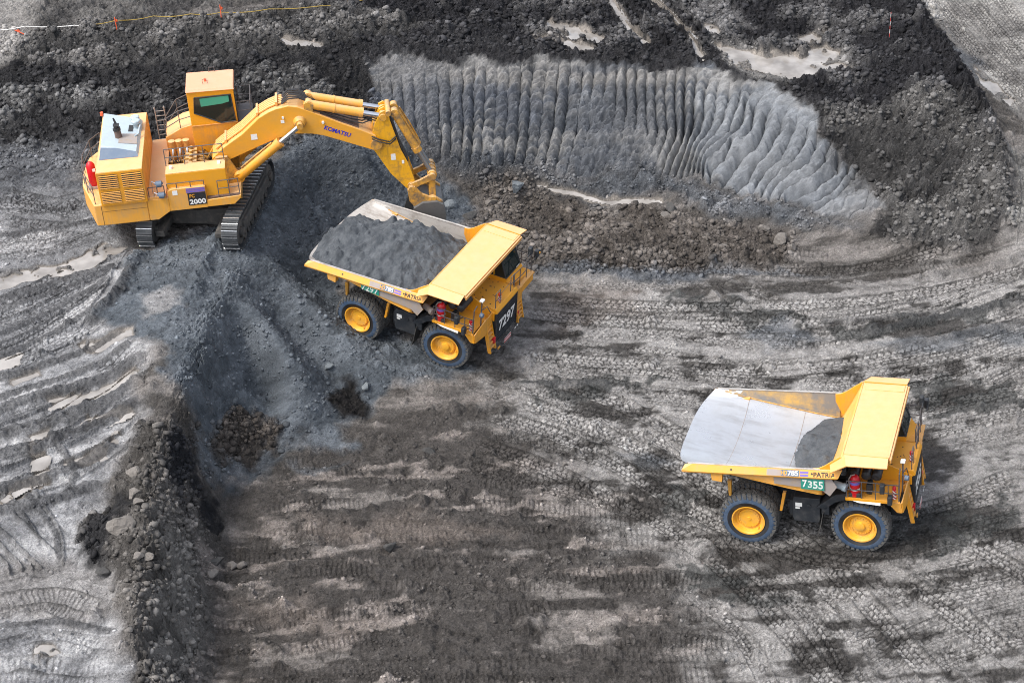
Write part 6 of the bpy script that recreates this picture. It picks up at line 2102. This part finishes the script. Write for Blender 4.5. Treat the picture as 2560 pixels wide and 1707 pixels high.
# boom
BOOM = [(0.75, 3.45), (1.42, 3.62), (2.33, 3.95), (3.18, 4.27), (4.09, 4.58), (5.04, 4.78), (5.96, 4.67), (6.55, 4.49), (7.44, 4.08), (8.33, 3.66), (9.05, 3.32), (9.35, 3.38), (9.42, 3.75), (9.20, 4.16),
        (8.43, 4.62), (7.55, 5.08), (6.68, 5.58), (5.98, 5.97), (5.41, 6.27), (4.93, 6.39), (4.31, 6.30), (3.92, 6.17), (3.39, 5.90), (2.42, 5.08), (1.28, 4.36), (0.70, 3.85)]
mb = MB()
mb.prism(BOOM, 'y', -0.74, 0.74)
boom = mb.build('boom', M['yellow_boom'] if 'yellow_boom' in M else M['yellow'], ex, bevel=0.03)
mb = MB()
for s_ in (-1, 1):
    mb.cyl((5.42, s_ * 0.72, 5.42), (5.42, s_ * 1.02, 5.42), 0.36, 0.24, 24)
    mb.cyl((5.42, s_ * 1.0, 5.42), (5.42, s_ * 1.30, 5.42), 0.17, None, 20)
    mb.cyl((9.20, s_ * 0.74, 3.66), (9.20, s_ * 0.80, 3.66), 0.30, None, 24)
    mb.cyl((1.1, s_ * 0.74, 3.75), (1.1, s_ * 1.0, 3.75), 0.25, None, 20)
    mb.prism([(5.7, 5.9), (6.15, 5.85), (6.2, 6.3), (5.95, 6.48), (5.75, 6.4)], 'y', s_ * 0.2, s_ * 0.26)
    mb.prism([(5.7, 5.9), (6.15, 5.85), (6.2, 6.3), (5.95, 6.48), (5.75, 6.4)], 'y', s_ * 0.66, s_ * 0.72)
mb.each('pin_boss', M['yellow_dirty'], boom, smooth=40)
lettering('KOMATSU', (7.28, -0.748, 4.66), 1.42, 0.24, SIDE, M['blue'], boom, math.atan2(-0.42, 0.85) * 0.98, 0.03)
mb = MB()
for (x, z, s_) in ((3.0, 4.85, 0.16), (4.55, 5.55, 0.09)):
    mb.box(x - s_, x + s_, -0.752, -0.745, z - s_, z + s_)
mb.cyl((4.6, -0.74, 5.78), (4.6, -0.80, 5.78), 0.06, None, 10)
mb.cyl((6.6, -0.74, 5.28), (6.6, -0.82, 5.28), 0.07, None, 10)
mb.each('label_plate', M['white'], boom)
mb = MB()
for k in range(5):
    y = -0.32 + 0.2 * k
    mb.tube([(0.95, y, 4.2), (1.28, y, 4.45), (2.42, y, 5.16), (3.39, y, 5.97), (3.92, y, 6.25), (4.31, y, 6.38), (4.8, y, 6.46)], 0.07, 8)
for (x, z) in ((1.5, 4.62), (3.3, 5.98), (4.35, 6.46)):
    mb.box(x - 0.05, x + 0.05, -0.5, 0.6, z - 0.08, z + 0.1)
mb.each('boom_pipe', M['yellow_top'], boom, smooth=50)
mb = MB()
for k in range(7):
    y = -0.55 + 0.17 * k
    mb.tube([(4.6, y, 6.45), (5.0, y, 6.72 + 0.04 * (k % 3)), (5.5, y, 6.70), (5.85, y * 0.8, 6.45), (6.3, y * 0.8, 6.1)], 0.04, 6)
for k in range(4):
    y = -0.5 + 0.3 * k
    mb.tube([(6.1, y, 5.95), (7.0, y, 5.5), (8.0, y, 5.05), (8.6, y, 4.85), (9.1, y, 5.0), (9.6, y * 0.7, 4.7)], 0.035, 6)
for s_ in (0, 0.14):
    mb.tube([(9.0, -0.72, 4.15 - s_), (9.35, -0.82, 3.98 - s_), (9.9, -0.72, 3.72 - s_), (10.25, -0.62, 3.95 - s_)], 0.04, 6)
mb.each('hydraulic_hose', M['hose'], boom, smooth=50)
mb = MB()
mb.prism([(5.3, 6.22), (6.68, 5.60), (7.55, 5.10), (8.4, 4.66), (8.4, 4.645), (5.3, 6.2)], 'y', -0.6, 0.6)
mb.build('grease_film', M['rust'], boom)
# boom cylinders
for s_ in (-1, 1):
    mb = MB()
    a, b_ = Vector((1.98, s_ * 1.12, 2.85)), Vector((5.42, s_ * 1.12, 5.42))
    d = (b_ - a)
    mb.cyl(a, a + d * 0.66, 0.25, None, 20)
    mb.cyl(a + d * 0.63, a + d * 0.68, 0.28, None, 20)
    mb.cyl((a.x, a.y - 0.2, a.z), (a.x, a.y + 0.2, a.z), 0.27, None, 20)
    cy_ = mb.build('boom_cylinder', M['yellow'], ex, smooth=40)
    mb = MB()
    mb.cyl(a + d * 0.66, a + d * 0.97, 0.13, None, 16)
    mb.build('cylinder_rod', M['chrome'], cy_, smooth=40)
    mb = MB()
    mb.tube([a + d * 0.1 + Vector((-0.2, 0, 0.25)), a + d * 0.35 + Vector((-0.2, 0, 0.25)), a + d * 0.6 + Vector((-0.18, 0, 0.22))], 0.05, 8)
    mb.build('cylinder_pipe', M['yellow_dirty'], cy_, smooth=50)
# arm cylinders
for y in (-0.46, 0.46):
    a, b_ = Vector((5.95, y, 6.25)), Vector((9.78, y, 5.10))
    d = b_ - a
    mb = MB()
    mb.cyl(a, a + d * 0.70, 0.235, None, 20)
    mb.cyl(a + d * 0.67, a + d * 0.715, 0.265, None, 20)
    mb.cyl(a + d * 0.33, a + d * 0.345, 0.26, None, 20)
    mb.cyl((a.x, y - 0.2, a.z), (a.x, y + 0.2, a.z), 0.25, None, 18)
    ac = mb.build('arm_cylinder', M['yellow_side'], ex, smooth=40)
    mb = MB()
    mb.cyl(a + d * 0.70, b_, 0.13, None, 16)
    mb.build('cylinder_rod', M['chrome'], ac, smooth=40)
# arm
ARM = [(8.95, 3.85), (9.22, 4.75), (9.36, 5.02), (9.55, 5.38), (9.78, 5.48), (10.0, 5.30), (10.02, 4.9), (10.15, 4.35), (10.43, 3.12), (10.74, 2.30), (11.0, 1.2), (11.0, 0.92), (10.78, 0.72), (10.5, 0.82), (9.78, 1.77), (9.15, 3.04), (8.95, 3.4)]
mb = MB()
mb.prism([q_ for q_ in ARM], 'y', -0.60, -0.50)
mb.prism([q_ for q_ in ARM], 'y', 0.50, 0.60)
core = [(8.95, 3.85), (9.15, 4.6), (9.9, 4.45), (10.15, 4.2), (10.38, 3.12), (10.69, 2.30), (10.95, 1.2), (10.95, 0.92), (10.78, 0.76), (10.52, 0.86), (9.82, 1.77), (9.2, 3.04), (9.0, 3.4)]
mb.prism(core, 'y', -0.498, 0.498)
for y in (-0.16, 0.06):
    mb.prism([(9.2, 4.4), (9.36, 5.02), (9.55, 5.38), (9.78, 5.48), (10.0, 5.30), (10.02, 4.4)], 'y', y, y + 0.1)
arm = mb.build('arm', M['yellow_arm'] if 'yellow_arm' in M else M['yellow'], ex, bevel=0.015)
mb = MB()
for (x, z, rr_) in ((9.68, 5.12, 0.19), (9.98, 5.32, 0.15), (9.22, 3.66, 0.26), (10.78, 0.95, 0.20)):
    mb.cyl((x, -0.70, z), (x, 0.70, z), rr_, None, 20)
mb.each('pin_boss', M['yellow_dirty'], arm, smooth=40)
mb = MB()
for (x, z, a, b_) in ((10.0, 2.75, 0.12, 0.18), (10.48, 2.4, 0.06, 0.1)):
    mb.box(x - a, x + a, -0.612, -0.604, z - b_, z + b_)
mb.each('label_plate', M['white'], arm)
mb = MB()
mb.prism([(10.06, 4.85), (10.20, 4.35), (10.47, 3.12), (10.77, 2.32), (10.72, 2.30), (10.42, 3.1), (10.13, 4.3), (10.0, 4.85)], 'y', -0.45, 0.45)
mb.build('grease_film', M['hose'], arm)
# bucket cylinders
for y in (-0.36, 0.36):
    a, b_ = Vector((10.30, y, 5.22)), Vector((11.92, y, 1.42))
    d = b_ - a
    mb = MB()
    mb.cyl(a, a + d * 0.60, 0.215, None, 18)
    mb.cyl(a + d * 0.56, a + d * 0.63, 0.245, None, 18)
    mb.cyl((a.x, y - 0.18, a.z), (a.x, y + 0.18, a.z), 0.22, None, 16)
    bc = mb.build('bucket_cylinder', M['yellow_dirty'], ex, smooth=40)
    mb = MB()
    mb.cyl(a + d * 0.60, b_, 0.115, None, 14)
    mb.build('cylinder_rod', M['greyrod'] if 'greyrod' in M else M['chrome'], bc, smooth=40)
    mb = MB()
    mb.tube([a + d * 0.05 + Vector((0.22, 0, 0.08)), a + d * 0.3 + Vector((0.25, 0, 0.1)), a + d * 0.56 + Vector((0.22, 0, 0.08))], 0.04, 6)
    mb.build('cylinder_pipe', M['yellow_dirty'], bc)
# linkage
mb = MB()
for s_ in (-1, 1):
    mb.prism([(10.62, 0.82), (10.70, 1.10), (11.3, 1.30), (11.95, 1.62), (12.08, 1.45), (12.0, 1.22), (11.3, 1.0), (10.85, 0.78)], 'y', s_ * 0.62, s_ * 0.78)
mb.cyl((11.93, -0.86, 1.42), (11.93, 0.86, 1.42), 0.20, None, 20)
for y in (-0.55, -0.2, 0.2, 0.55):
    mb.cyl((11.93, y - 0.09, 1.42), (11.93, y + 0.09, 1.42), 0.25, None, 20)
mb.build('bucket_link', M['yellow_dirty'], ex, bevel=0.012)
mb = MB()
mb.prism([(11.78, 1.42), (12.08, 1.42), (12.02, 0.25), (11.72, 0.1), (11.66, 0.3)], 'y', -0.72, -0.40)
mb.prism([(11.78, 1.42), (12.08, 1.42), (12.02, 0.25), (11.72, 0.1), (11.66, 0.3)], 'y', 0.40, 0.72)
mb.each('tipping_link', M['yellow_dirty'], ex, bevel=0.02)
# bucket, curled
PROF = [(10.78, -0.15), (11.3, 0.12), (12.05, 0.10), (12.36, -0.12), (12.46, -0.7), (12.42, -1.5), (12.1, -2.1), (11.5, -2.5), (10.7, -2.6), (9.9, -2.35)]
mb = MB()
rows = []
for y in (-1.12, 1.12):
    rows.append([(q_[0], y, q_[1]) for q_ in PROF])
mb.grid(rows)
bk = mb.build('bucket', M['bucketsteel'], ex, solid=0.07, recalc=False)
mb = MB()
for s_ in (-1, 1):
    mb.prism(PROF, 'y', s_ * 1.12, s_ * 1.17)
mb.each('side_plate', M['bucketsteel'], bk, bevel=0.01)
mb = MB()
for s_ in (-1, 1):
    mb.prism([(10.55, 0.9), (10.95, 1.02), (11.3, 0.55), (11.65, 0.35), (12.0, 0.30), (12.35, 0.0), (12.3, -0.6), (11.9, -0.25), (11.4, -0.1), (10.85, -0.2), (10.6, 0.2)], 'y', s_ * 0.80, s_ * 0.98)
mb.cyl((10.78, -1.0, 0.9), (10.78, 1.0, 0.9), 0.17, None, 18)
mb.cyl((11.85, -1.0, 0.15), (11.85, 1.0, 0.15), 0.18, None, 18)
mb.each('bucket_ear', M['yellow_dirty'], bk, bevel=0.02)
for y in np.linspace(-0.95, 0.95, 5):
    mb = MB()
    mb.hull8([(9.95, y - 0.13, -2.42), (9.95, y + 0.13, -2.42), (9.95, y + 0.13, -2.22), (9.95, y - 0.13, -2.22)], [(9.5, y - 0.08, -2.22), (9.5, y + 0.08, -2.22), (9.5, y + 0.08, -2.14), (9.5, y - 0.08, -2.14)])
    mb.build('tooth', M['bucketsteel'], bk)

# ------------------------------------------------------------------ barrier rope, stakes, survey pole
RP = hit([(-30, 88), (60, 79), (190, 74), (269, 66), (355, 55), (440, 50), (510, 46), (620, 40), (740, 31), (800, 21), (860, 10), (930, -5), (1000, -25)])
STK = hit([(64, 80), (270, 74), (510, 54), (884, 8)])
def rope(pts, name, mat, label):
    mb = MB()
    P3 = []
    for i in range(len(pts) - 1):
        for t in np.linspace(0, 1, 8, endpoint=False):
            q_ = pts[i] * (1 - t) + pts[i + 1] * t
            P3.append((q_[0], q_[1], float(bil(ZB, q_[0], q_[1])) + 0.50 - 0.10 * math.sin(math.pi * t)))
    P3.append(tuple(pts[-1] + np.array([0, 0, 0.4])))
    mb.tube(P3, 0.022, 6)
    o = mb.build(name, mat, None, smooth=60)
    tag(o, label, 'rope')
    return o
rope(RP[2:], 'barrier_rope', M['rope'], 'yellow barrier rope strung along the upper bench past the orange stakes')
rope(RP[:3], 'barrier_rope', M['white'], 'white barrier rope continuing to the left edge past the fallen stake')
labs = ['orange marker stake leaning over at the white end of the rope', 'orange marker stake on the yellow rope left of the excavator cab', 'orange marker stake on the yellow rope right of the excavator cab', 'orange marker stake farthest right along the yellow rope']
for k in range(4):
    q_ = STK[k]
    z = float(zat(q_[0], q_[1]))
    st = thing('marker_stake', labs[k], 'stake', Matrix.Translation((q_[0], q_[1], z)) @ Matrix.Rotation(R_(-62) if k == 0 else R_(4 * (k - 2)), 4, 'Y'), 'marker stakes along the rope')
    mb = MB()
    mb.cyl((0, 0, -0.2), (0, 0, 0.85), 0.03, None, 8)
    mb.build('post', M['orange'], st)
    mb = MB()
    mb.add([(0.03, 0, 0.55), (0.13, 0.03, 0.52), (0.14, -0.02, 0.70), (0.03, 0, 0.75)], [(0, 1, 2, 3)])
    mb.build('flag', M['orange'], st, solid=0.012)
q_ = hit([(2042, 95)])[0]
sp = MB()
sp.cyl((0, 0, -0.3), (0, 0, 1.6), 0.014, None, 8)
po = sp.build('survey_pole', stripes('pole_red_white', (0.6, 0.06, 0.05), (0.75, 0.73, 0.72), 2.0, (0, 0, 1)), None)
po.matrix_world = Matrix.Translation((q_[0], q_[1], float(zat(q_[0], q_[1]))))
tag(po, 'thin red and white survey pole on the rubble slope below the upper road', 'pole')
